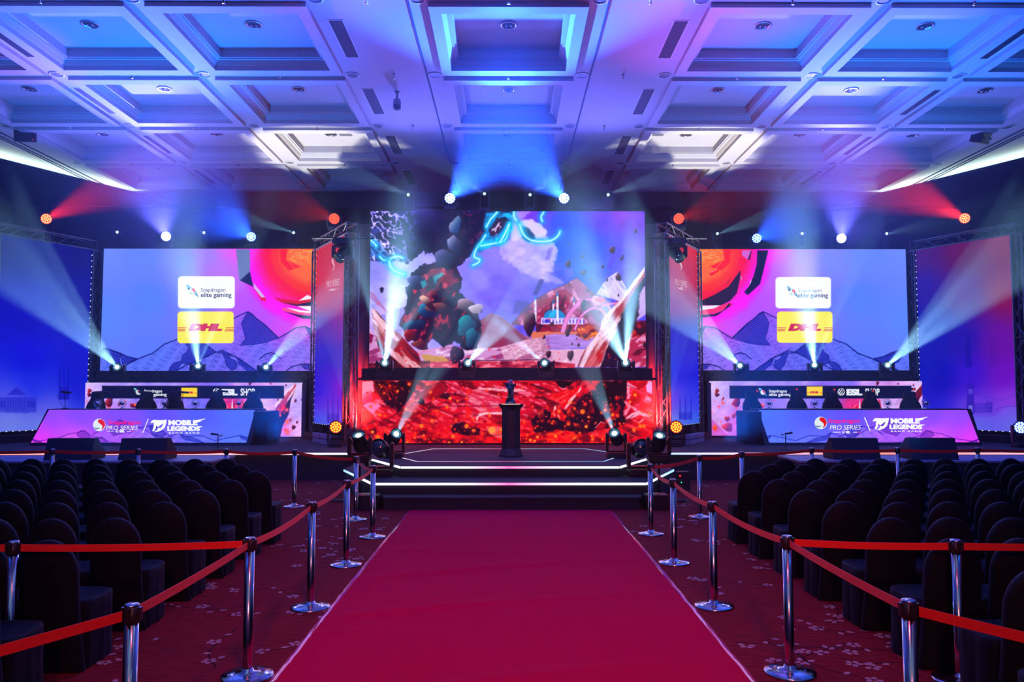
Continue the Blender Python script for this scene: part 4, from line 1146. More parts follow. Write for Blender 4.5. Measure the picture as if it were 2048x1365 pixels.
def cards(root, right):
    S = Sign((0, YSU, 3), (0, -1, 0))
    if right:
        swirl(S, 1585, 585, 6.3, True); S.text('Snapdragon', 1596, 577, 1643, 587, NV, .0); S.text('elite gaming', 1596, 586.5, 1656, 598, NV, .018)
        dhl(S, 1610, 655, 110)
    else:
        swirl(S, 384.5, 583, 6.8, True); S.text('Snapdragon', 401.5, 576, 451, 586.5, NV, .0); S.text('elite gaming', 401.5, 585.5, 463, 597.5, NV, .018)
        dhl(S, 411.5, 655, 112)
    S.build('lettering', root)
cards(scr_l, False); cards(scr_r, True)
def bar(root, right):
    S = Sign((0, YSL, 1.2), (0, -1, 0)); sh = 1249.5 if right else 0
    w0 = (235, 240, 250)
    swirl(S, 276+sh, 785.5, 4.6, True); S.text('Snapdragon', 288.5+sh, 779.5, 324+sh, 787.5, w0, .015); S.text('elite gaming', 288.5+sh, 786.5, 333+sh, 794.5, w0, .03)
    dhl(S, (378.5 if not right else 1629), 785.5-(.5 if right else 0), 30)
    esl_badge(S, 433+sh, 784.5, 7.2, w0); S.text('ESL', 443.5+sh, 778.5, 474.5+sh, 791.5, w0, .06); S.text('SHOP', 481+sh, 777.5, 509.5+sh, 792, w0, .02)
    S.build('lettering', root)
bar(str_l, False); bar(str_r, True)

# black shelves that carry the moving heads, and masking flats beside the screens
def plinth(name, label, x0, x1, yt, yb, Y, front, cat='shelf'):
    a = at(x0, yb, Y); b = at(x1, yt, Y)
    root = thing(name, ((a.x+b.x)/2, Y, a.z), label, cat); o = root.location
    hw = (b.x-a.x)/2
    MB().box((-hw, 0.0, 0), (hw, 0.10, b.z-a.z)).build('back_panel', M_black, root)
    MB().box((-hw, -front, 0.0), (hw, -0.002, 0.06)).build('shelf_board', M_black, root)
    return root, a.z+0.06
pl_m, ZPM = plinth('lamp_shelf', 'black shelf between the upper and lower centre screens carrying four lamps', 723, 1305, 737.2, 761, YL-.02, .42)
pl_l, ZPL = plinth('lamp_shelf', 'black shelf under the left sponsor screen carrying three lamps', 200, 616, 743.2, 765, YSL-.02, .42)
pl_r, ZPR = plinth('lamp_shelf', 'black shelf under the right sponsor screen carrying three lamps', 1411, 1822, 742.2, 762, YSL-.02, .42)

def flat_panel(x0, x1, yt, Y, label):
    a = at(x0, yt, Y); b = at(x1, yt, Y)
    o = MB().box((a.x, Y, STZ+.002), (b.x, Y+.06, a.z)).build('masking_flat', M_drape)
    tag(o, label, 'masking panel')
M_drape = mat('masking_cloth', (0.10, 0.09, 0.10), 0.85, noise=0.3, nscale=5, stretch=(6, 6, .3))
flat_panel(704, 742, 448, YM+.2, 'tall black masking panel left of the main screen beside the truss')
flat_panel(1287, 1321, 448, YM+.2, 'tall black masking panel right of the main screen beside the truss')
flat_panel(604, 611, 768, YSL-.2, 'narrow dark panel right of the low screen behind the left desk')
flat_panel(1415, 1422, 766, YSL-.2, 'narrow dark panel left of the low screen behind the right desk')

# ------------------------------------------------------------------ truss frames with printed banners
M_alu = mat('truss_aluminium', (0.16, 0.17, 0.20), 0.35, 0.9)
M_dots = emis('edge_led_dots', (0.6, 0.75, 1.0), 3.0)
def truss_mesh(a, b, w=0.26, pitch=0.5, side=None):
    a = Vector(a); b = Vector(b); d = (b-a); L = d.length; d.normalize()
    s = Vector(side).normalized() if side is not None else Vector((1, 0, 0)); t = d.cross(s).normalized(); s = t.cross(d)
    mb = MB(); C4 = [(-.5,-.5), (.5,-.5), (.5,.5), (-.5,.5)]
    P = lambda u, k: a+d*u+s*(C4[k][0]*w)+t*(C4[k][1]*w)
    for k in range(4): mb.tube(P(0, k), P(L, k), .024, 8)
    n = max(2, int(round(L/pitch)))
    for k in range(4):
        q = (k+1) % 4
        for i in range(n):
            u0 = L*i/n; u1 = L*(i+1)/n
            if i % 2: mb.tube(P(u0, k), P(u1, q), .010, 5, cap=False)
            else: mb.tube(P(u0, q), P(u1, k), .010, 5, cap=False)
        mb.tube(P(.02, k), P(.02, q), .014, 5, cap=False); mb.tube(P(L-.02, k), P(L-.02, q), .014, 5, cap=False)
        mb.tube(P(L/2, k), P(L/2, q), .014, 5, cap=False)
    return mb

def frame(label, A0, A1, zb, zt, ztruss, A, nx, ny, sgn, posts=(True, True), zfoot=STZ+.002):
    """A0, A1: plan ends of the banner, left end first as seen from the hall"""
    A0 = Vector((*A0, 0)); A1 = Vector((*A1, 0)); d = (A1-A0).normalized(); nn = Vector((d.y, -d.x, 0))
    mid = (A0+A1)/2
    root = thing('banner_frame', (mid.x, mid.y, zfoot), label, 'banner frame'); o = root.location
    T = Matrix.Translation(-o)
    w = .26
    e0 = A0-d*(w/2+.03); e1 = A1+d*(w/2+.03)
    for e, on in ((e0, posts[0]), (e1, posts[1])):
        if on:
            mb = truss_mesh((e.x, e.y, zfoot+.027), (e.x, e.y, ztruss-w/2), w, .42, d)
            mb.box((e.x-.22, e.y-.22, zfoot), (e.x+.22, e.y+.22, zfoot+.014))
            mb.xf(T).build('truss_post', M_alu, root)
    truss_mesh(e0-d*.0+Vector((0,0,ztruss)), e1+Vector((0,0,ztruss)), w, .42, nn).xf(T).build('truss_beam', M_alu, root)
    # cloth, slightly behind the front chords
    P0 = A0+nn*.10; P1 = A1+nn*.10
    bn = picture_grid('banner', [(P0.x,P0.y,zb),(P1.x,P1.y,zb),(P1.x,P1.y,zt),(P0.x,P0.y,zt)], A, nx, ny, M_print_glow, root)
    bn.modifiers.new('thick', 'SOLIDIFY').thickness = 0.004
    # strip of small lamps running round the cloth, one connected loop of dark and glowing lengths
    mb = MB(); up = Vector((0, 0, 1)); cor = [P0+up*zb, P1+up*zb, P1+up*zt, P0+up*zt]; path = []
    for k in range(4):
        a_, b_ = cor[k], cor[(k+1) % 4]; m_ = max(2, int((b_-a_).length/.16))
        for q_ in range(m_):
            path.append((a_.lerp(b_, q_/m_), 0)); path.append((a_.lerp(b_, (q_+.84)/m_), 1))
    cen = (cor[0]+cor[2])/2; v_ = []; f_ = []
    for p_, _ in path:
        inw = (cen-p_); inw = Vector((d.dot(inw), 0, inw.z)); inw = (d*(1 if inw.x > 0 else -1)+up*(1 if inw.z > 0 else -1))*.011
        v_ += [tuple(p_-inw*.6+nn*.006-o), tuple(p_+inw*.6+nn*.006-o)]
    n_ = len(path); mb.v = v_
    for k, (p_, on) in enumerate(path):
        j_ = (k+1) % n_; mb.f.append([2*k, 2*k+1, 2*j_+1, 2*j_]); mb.mi.append(on); mb.sm.append(False)
    mb.build('edge_lights', [M_black, M_dots], root)
    # low sill below the cloth
    mb = MB(); s0 = A0-d*.1; s1 = A1+d*.1
    q = [s0+nn*.05, s1+nn*.05, s1+nn*.35, s0+nn*.35]
    pts = [((p-o).x, (p-o).y) for p in q]
    mb.prism(pts[::-1] if sgn < 0 else pts[::-1], 0.0, .18)
    mb.build('floor_sill', M_black, root)
    return root, bn, P0, d, nn

def building(A, cx, base, w, h, col, kind):
    a = .5
    if kind == 'palace':
        A.poly(rect(cx-w/2, base-h*.6, cx+w/2, base), col, a, 1); A.poly([(cx-w*.24, base-h*.68), (cx, base-h), (cx+w*.24, base-h*.68)], col, a+.2, 1)
        for i in range(7): A.poly(rect(cx-w*.22+i*w*.068, base-h*.6, cx-w*.2+i*w*.068, base-h*.15), col, .8, .8)
        for i in range(3): A.poly(rect(cx-w*.3, base-h*.12+i*3, cx+w*.3, base-h*.10+i*3), col, .6, .8)
        for s in (-1, 1):
            for i in range(3): A.poly(rect(cx+s*w*(.3+i*.07)-2, base-h*.45, cx+s*w*(.3+i*.07)+2, base-h*.2), col, .7, .8)
    elif kind == 'tower':
        A.poly(rect(cx-w*.16, base-h, cx+w*.16, base), col, a+.25, 1); A.poly([(cx-w*.2, base-h), (cx, base-h*1.12), (cx+w*.2, base-h)], col, .8, 1)
        A.poly(rect(cx-w*.2, base-h*.42, cx+w*.2, base), col, .45, 1)
        A.poly(rect(cx+w*.2, base-h*.38, cx+w, base-2), col, .45, 1); A.poly(rect(cx+w*.7, base-h*.46, cx+w, base-2), col, .3, 1)
        for i in range(7):
            for j in range(2): A.poly(rect(cx+w*.27+i*w*.1, base-h*.32+j*9, cx+w*.31+i*w*.1, base-h*.25+j*9), (110, 90, 220), .7, .8)
        for s in (-1, 0, 1): A.poly(rect(cx+s*w*.07-2, base-h*.88, cx+s*w*.07+2, base-h*.7), (110,90,220), .8, .8)
        A.poly(rect(cx-4, base-h*.3, cx+4, base-2), (150,150,240), .7, 1)
    elif kind == 'minarets':
        for s in (-.42, -.0, .42):
            x = cx+s*w; A.poly([(x-1.5, base), (x-1.2, base-h*.7), (x, base-h*(1 if s == 0 else .85)), (x+1.2, base-h*.7), (x+1.5, base)], col, .8, .8)
        A.poly(rect(cx-w*.5, base-h*.28, cx+w*.5, base), col, .5, 1)
        for i in range(6): A.poly(rect(cx-w*.45+i*w*.16, base-h*.2, cx-w*.4+i*w*.16, base), col, .6, .7)

def banners():
    bl_ = (45, 50, 190)
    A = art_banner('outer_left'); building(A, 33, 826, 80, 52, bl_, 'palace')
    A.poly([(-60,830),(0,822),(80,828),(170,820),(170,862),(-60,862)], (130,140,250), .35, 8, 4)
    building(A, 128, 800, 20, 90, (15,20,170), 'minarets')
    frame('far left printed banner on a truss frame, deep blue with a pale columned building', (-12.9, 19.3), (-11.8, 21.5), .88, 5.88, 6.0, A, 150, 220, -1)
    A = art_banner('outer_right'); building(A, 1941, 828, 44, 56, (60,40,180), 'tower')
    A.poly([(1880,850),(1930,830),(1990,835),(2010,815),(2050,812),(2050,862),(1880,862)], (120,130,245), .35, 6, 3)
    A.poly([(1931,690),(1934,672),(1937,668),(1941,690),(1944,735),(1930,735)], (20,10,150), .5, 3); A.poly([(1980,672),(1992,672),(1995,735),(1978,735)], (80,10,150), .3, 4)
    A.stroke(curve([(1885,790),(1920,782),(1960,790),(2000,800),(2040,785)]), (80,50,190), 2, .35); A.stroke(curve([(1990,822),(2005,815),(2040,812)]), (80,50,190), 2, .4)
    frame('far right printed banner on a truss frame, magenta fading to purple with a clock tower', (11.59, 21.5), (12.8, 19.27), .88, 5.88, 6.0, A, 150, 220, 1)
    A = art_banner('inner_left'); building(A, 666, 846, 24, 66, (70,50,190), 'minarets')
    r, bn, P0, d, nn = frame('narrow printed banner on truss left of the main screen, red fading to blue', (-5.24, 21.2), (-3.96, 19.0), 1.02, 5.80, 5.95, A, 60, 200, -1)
    S = Sign(P0, nn, .006); c = (245, 190, 210)
    S.text('PRO SERIES', 653, 563, 679, 575.5, c, .0, 0, 1, -5.5); S.text('ESL', 665, 577.5, 671.5, 582, c, .03, 0, 1, -1); S.disc(662.5, 580, 2, c, 1)
    S.poly([(655,581.5),(660,580.5),(660,581.5),(655,582.5)], c, 1); S.poly([(673,577.5),(677,576.5),(677,577.5),(673,578.5)], c, 1)
    S.poly(curve([(668,514),(664.5,518),(663.5,524),(666,530),(667.5,535),(665.5,539),(663,541),(666.5,540.5),(669,536),(669,530),(667,523),(667,518)], 3), c, 1)
    S.build('lettering', bn, .8)
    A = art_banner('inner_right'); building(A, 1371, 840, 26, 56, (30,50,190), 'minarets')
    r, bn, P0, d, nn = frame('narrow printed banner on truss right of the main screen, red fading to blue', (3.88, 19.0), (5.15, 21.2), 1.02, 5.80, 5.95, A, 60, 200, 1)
    S = Sign(P0, nn, .006)
    S.text('PRO SERIES', 1350.5, 557.5, 1374, 570, c, .0, 0, 1, 6); S.text('ESL', 1361.5, 574.5, 1367, 580, c, .03, 0, 1, 1); S.disc(1359.5, 577, 2, c, 1)
    S.poly([(1352,573),(1357,574.5),(1357,575.5),(1352,574)], c, 1); S.poly([(1368.5,578),(1372,579),(1372,580),(1368.5,579)], c, 1)
    S.poly(curve([(1361.5,514),(1358.5,517),(1358,524),(1360,530),(1362,535),(1361,540),(1364,537),(1364,530),(1361,523),(1360.5,518)], 3), c, 1)
    S.build('lettering', bn, .8)
banners()

# ------------------------------------------------------------------ stage lamps
M_fix = mat('lamp_housing', (0.018, 0.018, 0.022), 0.4)
M_fixd = mat('lamp_trim', (0.05, 0.05, 0.06), 0.3, 0.6)
M_lens_w = emis('lens_white', (0.85, 0.95, 1.0), 9.0)
M_lens_h = emis('lens_halo', (0.12, 0.35, 0.5), 0.6)
M_lens_off = mat('lens_dark', (0.02, 0.05, 0.07), 0.08, coat=1.0)
WHITE = (0.30, 0.66, 1.0)
def aim_matrix(direction):
    return Vector(direction).to_track_quat('Z', 'Y').to_matrix().to_4x4()

def moving_head(base, head_z, target, label, lit=True, r=.12, s=1.0, hang=False, group=None, rz=0.0, lens_r=.052):
    """base: world point of the foot; head_z: height of the tilt axis above it"""
    root = thing('moving_head_lamp', base, label, 'stage lamp', group)
    k = -1 if hang else 1
    z0, z1 = sorted((0, k*.10*s))
    MB().box((-.19*s, -.15*s, z0), (.19*s, .15*s, z1), .02*s).build('base', M_fix, root)
    yk = MB(); hz = head_z*k
    a, b = sorted((k*.11*s, k*.15*s)); yk.box((-.20*s, -.07*s, a), (.20*s, .07*s, b), .01)
    for sx in (-1, 1):
        x0, x1 = sorted((sx*.155*s, sx*.21*s)); a, b = sorted((k*.11*s, hz+k*.09*s))
        yk.box((x0, -.075*s, a), (x1, .075*s, b), .02*s)
        yk.tube((sx*.135*s, 0, hz), (sx*.2*s, 0, hz), .04*s, 12)
    yk.build('yoke', M_fix, root)
    c = Vector((0, 0, hz)); dirv = (Vector(target)-(Vector(base)+c)).normalized()
    M = Matrix.Translation(c) @ aim_matrix(dirv)
    hd = MB()
    hd.lathe([(0.0, -.20*s), (.07*s, -.20*s), (r*.85, -.17*s), (r*1.02, -.08*s), (r*1.05, .02*s), (r*.92, .06*s), (r*.92, .13*s), (r*.98, .135*s), (r*.98, .17*s), (r*.86, .17*s), (r*.82, .14*s), (0, .135*s)], 24, M)
    for q in range(6):
        z = (-.14+q*.02)*s; hd.lathe([(r*.98, z), (r*1.06, z+.004), (r*1.06, z+.009), (r*.98, z+.012)], 24, M)
    h = hd.build('head', M_fix, root)
    ln = MB()
    if lit:
        ln.m = 1; ln.lathe([(lens_r*1.0, .142*s), (r*.82, .140*s)], 24, M)
        ln.m = 0; ln.lathe([(lens_r, .144*s), (lens_r*.6, .150*s), (0.0, .154*s)], 24, M)
        ln.build('lens', [M_lens_w, M_lens_h], h)
    else:
        ln.lathe([(r*.8, .142*s), (r*.4, .158*s), (0.0, .162*s)], 24, M); ln.build('lens', M_lens_off, h)
    return root, Vector(base)+c+dirv*.20*s, dirv

def wash_lamp(base, head_z, target, label, colour, face, strength, group=None, r=.145, hang=False):
    root = thing('wash_lamp', base, label, 'stage lamp', group)
    MB().box((-.16, -.13, 0), (.16, .13, .09), .02).build('base', M_fix, root)
    yk = MB(); hz = head_z
    yk.box((-.20, -.05, .10), (.20, .05, .14), .01)
    for sx in (-1, 1):
        x0, x1 = sorted((sx*.165, sx*.205)); yk.box((x0, -.05, .10), (x1, .05, hz+.06), .015)
        yk.tube((sx*.14, 0, hz), (sx*.19, 0, hz), .03, 10)
    yk.build('yoke', M_fix, root)
    c = Vector((0, 0, hz)); dirv = (Vector(target)-(Vector(base)+c)).normalized()
    M = Matrix.Translation(c) @ aim_matrix(dirv)
    hd = MB().lathe([(0, -.13), (r*.6, -.12), (r*.95, -.05), (r*1.08, .02), (r*1.08, .065), (r, .07), (r*.98, .05), (0, .048)], 24, M)
    h = hd.build('head', M_fix, root)
    m0 = emis('wash_gap', tuple(v*.35 for v in colour), strength); m1 = emis('wash_cell', face, strength)
    f = MB(); f.lathe([(r*.96, .051), (0, .053)], 24, M); f.m = 1
    cells = [(0, 0)]+[(r*.38*math.cos(a*math.pi/3), r*.38*math.sin(a*math.pi/3)) for a in range(6)]+[(r*.74*math.cos(a*math.pi/6+.26), r*.74*math.sin(a*math.pi/6+.26)) for a in range(12)]
    for x, y in cells: f.lathe([(r*.165, .056), (r*.12, .066), (0, .069)], 8, M@Matrix.Translation((x, y, 0)))
    f.build('led_face', [m0, m1], h)
    return root, Vector(base)+c+dirv*.10, dirv

def far(L, px, py, rise=.27):
    """point on the sight line of (px, py) that a beam from L rising at slope RISE toward the hall passes"""
    d = ray(px, py); k = d.z/d.y
    Y = (L[2]-2+rise*L[1])/(k+rise)
    return at(px, py, Y)
def head_row(items, zbase, Y, head_z, group, hang=False, s=1.0):
    for (px, py, tgt, power, angle, streaks, phase, lab) in items:
        p = at(px, py, Y)
        base = (p.x, Y, zbase+.003)
        hz = max(.2, p.z-zbase)
        t = far(p, tgt[0], tgt[1], tgt[2])
        root, L, dv = moving_head(base, hz, t, lab, True, group=group, s=s)
        spot('beam', L, t, WHITE, power, angle, .25, .03, streaks=streaks, phase=phase)

BP = 34000
head_row([
    (769,729,(795,560,.2),BP*1.2,12,2,.0,'lit moving head lamp on the centre shelf, leftmost, beam rising steeply'),
    (934,729,(1005,640,.19),BP*.9,10,2,.5,'lit moving head lamp on the centre shelf, second from left, beam crossing rightward'),
    (1092,729,(996,650,.19),BP*.9,5,1,.0,'lit moving head lamp on the centre shelf, second from right, beam crossing leftward'),
    (1252,729,(1205,570,.19),BP*1.3,13,2,1.5,'lit moving head lamp on the centre shelf, rightmost, beam rising steeply')], ZPM, YL-.25, .4, 'lamps on the centre shelf')
head_row([
    (236,737,(30,525,.19),BP*1.3,9,2,.3,'lit moving head lamp on the left shelf, leftmost, beam crossing the blue banner'),
    (396,735,(398,560,.20),BP*.65,11,1.5,1.2,'lit moving head lamp in the middle of the left shelf, beam going straight up'),
    (530,737,(680,575,.19),BP,7,1.5,.0,'lit moving head lamp on the left shelf, rightmost, beam leaning right')], ZPL, YSL-.25, .4, 'lamps on the left shelf')
head_row([
    (1482,734,(1330,590,.19),BP*1.4,9,2,.6,'lit moving head lamp on the right shelf, leftmost, beam leaning left'),
    (1629,733,(1622,520,.21),BP*.9,12,1.5,.9,'lit moving head lamp in the middle of the right shelf, beam going straight up'),
    (1773,733,(2000,530,.19),BP*1.6,9,2,.0,'lit moving head lamp on the right shelf, rightmost, beam crossing the purple banner')], ZPR, YSL-.25, .4, 'lamps on the right shelf')

# four floor-level lamps on stands at the step corners, and two unlit ones
M_stand = mat('lamp_stand_steel', (0.03, 0.03, 0.035), 0.35, 0.7)
def corner_lamp(px, py, Y, tgt, lab, lit=True, power=BP*.25, angle=12, s=1.0, zb=None, r=.12, streaks=3):
    p = at(px, py, Y); t = at(*tgt) if len(tgt) == 3 and tgt[2] > 1 and tgt[0] > 50 else Vector(tgt)
    hz = .34*s; zb = p.z-hz if zb is None else zb; hz = p.z-zb
    root, L, dv = moving_head((p.x, Y, zb), hz, t, lab, lit, s=s, r=r, group=None)
    if lit: spot('beam', L, t, WHITE, power, angle, .3, .03, streaks=streaks)
    return root
def stand(x, Y, ztop, label):
    root = thing('lamp_stand', (x, Y, .0), label, 'lamp stand')
    MB().tube((0, 0, .03), (0, 0, ztop-.012), .022, 10).build('pole', M_stand, root)
    MB().box((-.18, -.14, ztop-.02), (.18, .14, ztop-.002)).build('top_plate', M_stand, root)
    MB().lathe([(.07, 0), (.07, .02), (.03, .035), (0, .035)], 20).build('foot_plate', M_stand, root)
def corners():
    Yc = 13.45
    for px, py, tg, nm, side in ((720,884,(700,800,12.9),'lit lamp on a stand left of the steps, the outer one','left'),(1317,884,(1330,810,12.9),'lit lamp on a stand right of the steps, the outer one','right')):
        p = at(px, py, Yc); zt = p.z-.34
        x = p.x
        stand(x, Yc, zt, 'thin black stand holding the outer lamp %s of the steps' % side)
        corner_lamp(px, py, Yc, tg, nm, zb=zt)
    for px, py, tg, nm, side in ((789,875,(835,790,14.0),'lit lamp on the stage edge left of the pedestal','left'),(1232,875,(1190,770,14.0),'lit lamp on the stage edge right of the pedestal','right')):
        corner_lamp(px, py, 15.35, tg, nm, zb=STZ+.002, power=BP*.45)
    corner_lamp(760, 897, 13.95, (-2.4, 6, 2.6), 'large unlit black moving head lamp on the middle step, left corner', lit=False, s=1.2, zb=.404, r=.15)
    corner_lamp(1281, 897, 13.95, (2.4, 6, 2.6), 'large unlit black moving head lamp on the middle step, right corner', lit=False, s=1.2, zb=.404, r=.15)
corners()

# wash lamps along the top and on the stage floor
RED = (1.0, 0.02, 0.015); BLUE = (0.015, 0.09, 1.0); VIO = (0.13, 0.13, 1.0)
def wash(px, py, Y, tgt, label, col, face, strength, power, angle, zb=None, group=None, blend=.8):
    p = at(px, py, Y); hz = max(.235, p.z-zb)
    t = at(*tgt)
    root, L, dv = wash_lamp((p.x, Y, zb), hz, (p.x*.55, 0, 2.5), label, col, face, strength, group)
    spot('wash', L, t, col, power, angle, blend, .06)
    return root
WP = 15500
ZT_O = 6.0+.13+.024+.003; ZT_I = 5.95+.13+.024+.003
wash(94,438,20.5,(255,362,17),'wash lamp glowing orange-red above the far left banner',RED,(1.0,.30,.08),3,WP*.9,16, zb=ZT_O)
wash(1928,437,20.5,(1770,365,17),'wash lamp glowing orange-red above the far right banner',RED,(1.0,.30,.08),3,WP*1.3,18, zb=ZT_O)
wash(333,473,YSU+.17,(285,300,17),'wash lamp glowing white-violet above the left sponsor screen',VIO,(.9,.9,1),8,WP*1.2,34, zb=R_l[3]+.042)
wash(1682,477,YSU+.17,(1690,300,17),'wash lamp glowing white-violet above the right sponsor screen',VIO,(.9,.9,1),8,WP*1.3,30, zb=R_r[3]+.042)
wash(503,474,YSU+.17,(420,415,18),'wash lamp glowing blue above the left sponsor screen',BLUE,(.4,.75,1),3,WP*1.3,30, zb=R_l[3]+.042)
wash(1513,477,YSU+.17,(1600,430,18),'wash lamp glowing blue above the right sponsor screen',BLUE,(.4,.75,1),3,WP*.8,30, zb=R_r[3]+.042)
wash(900,397,YM+.17,(985,300,16.2),'left of the two bright blue-white wash lamps on the main screen top',BLUE,(.7,.9,1),5,WP*4.2,30, zb=R_main[3]+.042)
wash(1128,397,YM+.17,(1040,300,16.2),'right of the two bright blue-white wash lamps on the main screen top',BLUE,(.7,.9,1),5,WP*4.2,30, zb=R_main[3]+.042)
wash(669,438,19.93,(560,400,17),'wash lamp glowing red above the inner left banner',RED,(1,.10,.04),2.5,WP*.13,28, zb=ZT_I)
wash(1357,438,19.93,(1470,400,17),'wash lamp glowing red above the inner right banner',RED,(1,.10,.04),2.5,WP*.13,28, zb=ZT_I)
for px, lab, sx in ((672,'wash lamp glowing orange on the stage floor at the inner left banner',1),(1352,'wash lamp glowing orange on the stage floor at the inner right banner',-1)):
    p = at(px, 855, 18.2)
    root, L, dv = wash_lamp((p.x, 18.2, STZ+.002), p.z-STZ, (p.x*.4, 0, 2.2), lab, RED, (1.0, .42, .04), 2.2)
    spot('wash', (-sx*3.72, 17.95, 1.2), (-sx*3.60, 19.5, 1.7), RED, 2600, 62, 1.0, .06)  # added red spots apart from the fixtures, turned on the masking panels
    spot('wash', (-sx*3.55, 18.45, 1.0), (-sx*3.68, 19.5, 1.9), RED, 1500, 58, 1.0, .06)
p = at(2040, 856, 17.9)
root, L, dv = wash_lamp((p.x, 17.9, STZ+.002), p.z-STZ, (6, 0, 3), 'wash lamp glowing pale blue on the stage floor at the right edge', BLUE, (.5, .75, 1), 3)

# small pin-beam heads along the top
for px, py, Y, tg, pw, lab in ((236,465,YSU+.17,(200,455,16),.0,'small dark lamp above the left end of the left sponsor screen'),(409,466,YSU+.17,(330,440,18),.12,'small pin-beam lamp above the middle of the left sponsor screen'),(588,466,YSU+.17,(440,420,17),.5,'small pin-beam lamp above the right end of the left sponsor screen'),
        (817,390,YM+.17,(700,345,15.5),.5,'small pin-beam lamp on the main screen top, leftmost'),(969,388,YM+.17,(850,310,15),.5,'small pin-beam lamp on the main screen top, left of centre'),(1060,390,YM+.17,(1170,310,15),.5,'small pin-beam lamp on the main screen top, right of centre'),
        (1216,390,YM+.17,(1340,345,15.5),.5,'small pin-beam lamp on the main screen top, rightmost'),(1434,468,YSU+.17,(1560,425,17),.5,'small pin-beam lamp above the left end of the right sponsor screen'),(1603,468,YSU+.17,(1690,445,18),.12,'small pin-beam lamp above the middle of the right sponsor screen'),
        (1772,468,YSU+.17,(1860,450,18),.2,'small pin-beam lamp above the right end of the right sponsor screen')):
    p = at(px, py, Y); t = at(*tg)
    zt = (R_main if Y < 20.5 else (R_l if p.x < 0 else R_r))[3]+.042
    root, L, dv = moving_head((p.x, Y, zt), max(.17, p.z-zt), (p.x*.7, 8, 4.5), lab, True, r=.06, s=.62, lens_r=.026)
    if pw: spot('pin_beam', p+(t-p).normalized()*.12, t, WHITE, 14000*pw, 7, .3, .02, streaks=2)

# dark heads hung from the inner banner trusses
for px, py, tx, lab in ((686,508,-6,'dark moving head lamp hanging from the inner left banner truss'),(1352,508,6,'dark moving head lamp hanging from the inner right banner truss')):
    p = at(px, py, 18.4)
    root, L, dv = moving_head((p.x, 18.4, p.z+.34), .34, (tx, 14, 1.0), lab, False, hang=True, s=1.25, r=.14)
    br = MB(); br.tube((-.75, 0, .04), (.75, 0, .04), .022, 8); br.tube((0, 0, 0), (0, 0, .06), .03, 8)
    for sx in (-.1, .1): br.tube((sx, 0, .04), (sx, .255, .05), .018, 8)
    br.build('hanging_bar', M_stand, root)

# ------------------------------------------------------------------ hall lighting (wide lamps without fixtures, most added as fill)
def unseen_ceil_wash(loc, tgt, col, power, angle, blend=1.0):  # lamps without fixtures; blue uplights and magenta spots are added
    spot('unseen_ceiling_wash', loc, tgt, col, power, angle, blend, .2)
LAV = (0.12, 0.12, 1.0)
for sx in (-1, 1):
    unseen_ceil_wash((sx*9.5, 21.2, 6.3), (sx*9.0, 9, 8.6), LAV, 1000, 120)
    unseen_ceil_wash((sx*4.9, 17.3, .72), (sx*7.4, 11.2, 8.6), (0.0, 0.12, 1.0), 9500, 76)
    unseen_ceil_wash((sx*7.6, 14.4, .7), (sx*7.6, 17.6, 8.6), (0.02, 0.20, 1.0), 2600, 84)
    unseen_ceil_wash((sx*2.2, 19.2, 6.4), (sx*2.2, 9, 8.6), LAV, 800, 120)
    unseen_ceil_wash((sx*5.2, 18.3, 1.3), (sx*4.75, 19.8, 8.4), (1.0, 0.97, 0.80), 3400, 34, .2)      # cream patches near the stage end
unseen_ceil_wash((1.5, 18.5, 1.2), (3.6, 12.5, 8.3), (1.0, 0.02, 0.45), 1700, 30)
unseen_ceil_wash((-6.0, 18.5, 1.2), (-9.6, 14.0, 8.3), (1.0, 0.02, 0.45), 1500, 20)
unseen_ceil_wash((-1.0, 17.5, 1.2), (-2.6, 11.5, 8.3), (0.4, 0.03, 0.9), 500, 40)
# unseen fill lamps added to lift the carpet, belts and seats
spot('added_house_fill', (0.5, 1.0, 7.9), (0.1, 7.5, 0), (1.0, 0.06, 0.12), 1250, 54, 1.0, .3)
spot('added_house_fill', (-7, 3.0, 7.9), (-6.5, 11, 0), (0.0, 0.10, 1.0), 260, 110, 1.0, .3)
spot('added_house_fill', (7, 3.0, 7.9), (6.5, 11, 0), (0.0, 0.10, 1.0), 260, 110, 1.0, .3)
spot('added_house_fill', (0.2, -5.5, 6.5), (0, 8, 0.2), (1.0, 0.12, 0.10), 1600, 60, 1.0, .3)
for x_ in (-9.5, 0, 9.5):  # unseen blue fill added above the stage front to tint the deck
    spot('added_stage_fill', (x_, 13.6, 8.0), (x_, 17.5, 0), (0.0, 0.05, 1.0), 2000 if x_ else 600, 100, 1.0, .3)
# light given off by the big screens
for R, Y, c, pw in ((R_main, YM, (.45, .35, 1.0), 120), (R_low, YL, (1.0, .08, .08), 30), (R_l, YSU, (.3, .38, 1.0), 70), (R_r, YSU, (.3, .38, 1.0), 70)):
    xl, xr, zb, zt = R
    area('screen_light', ((xl+xr)/2, Y-.05, (zb+zt)/2), ((xl+xr)/2, 0, (zb+zt)/2), c, pw, xr-xl, zt-zb)

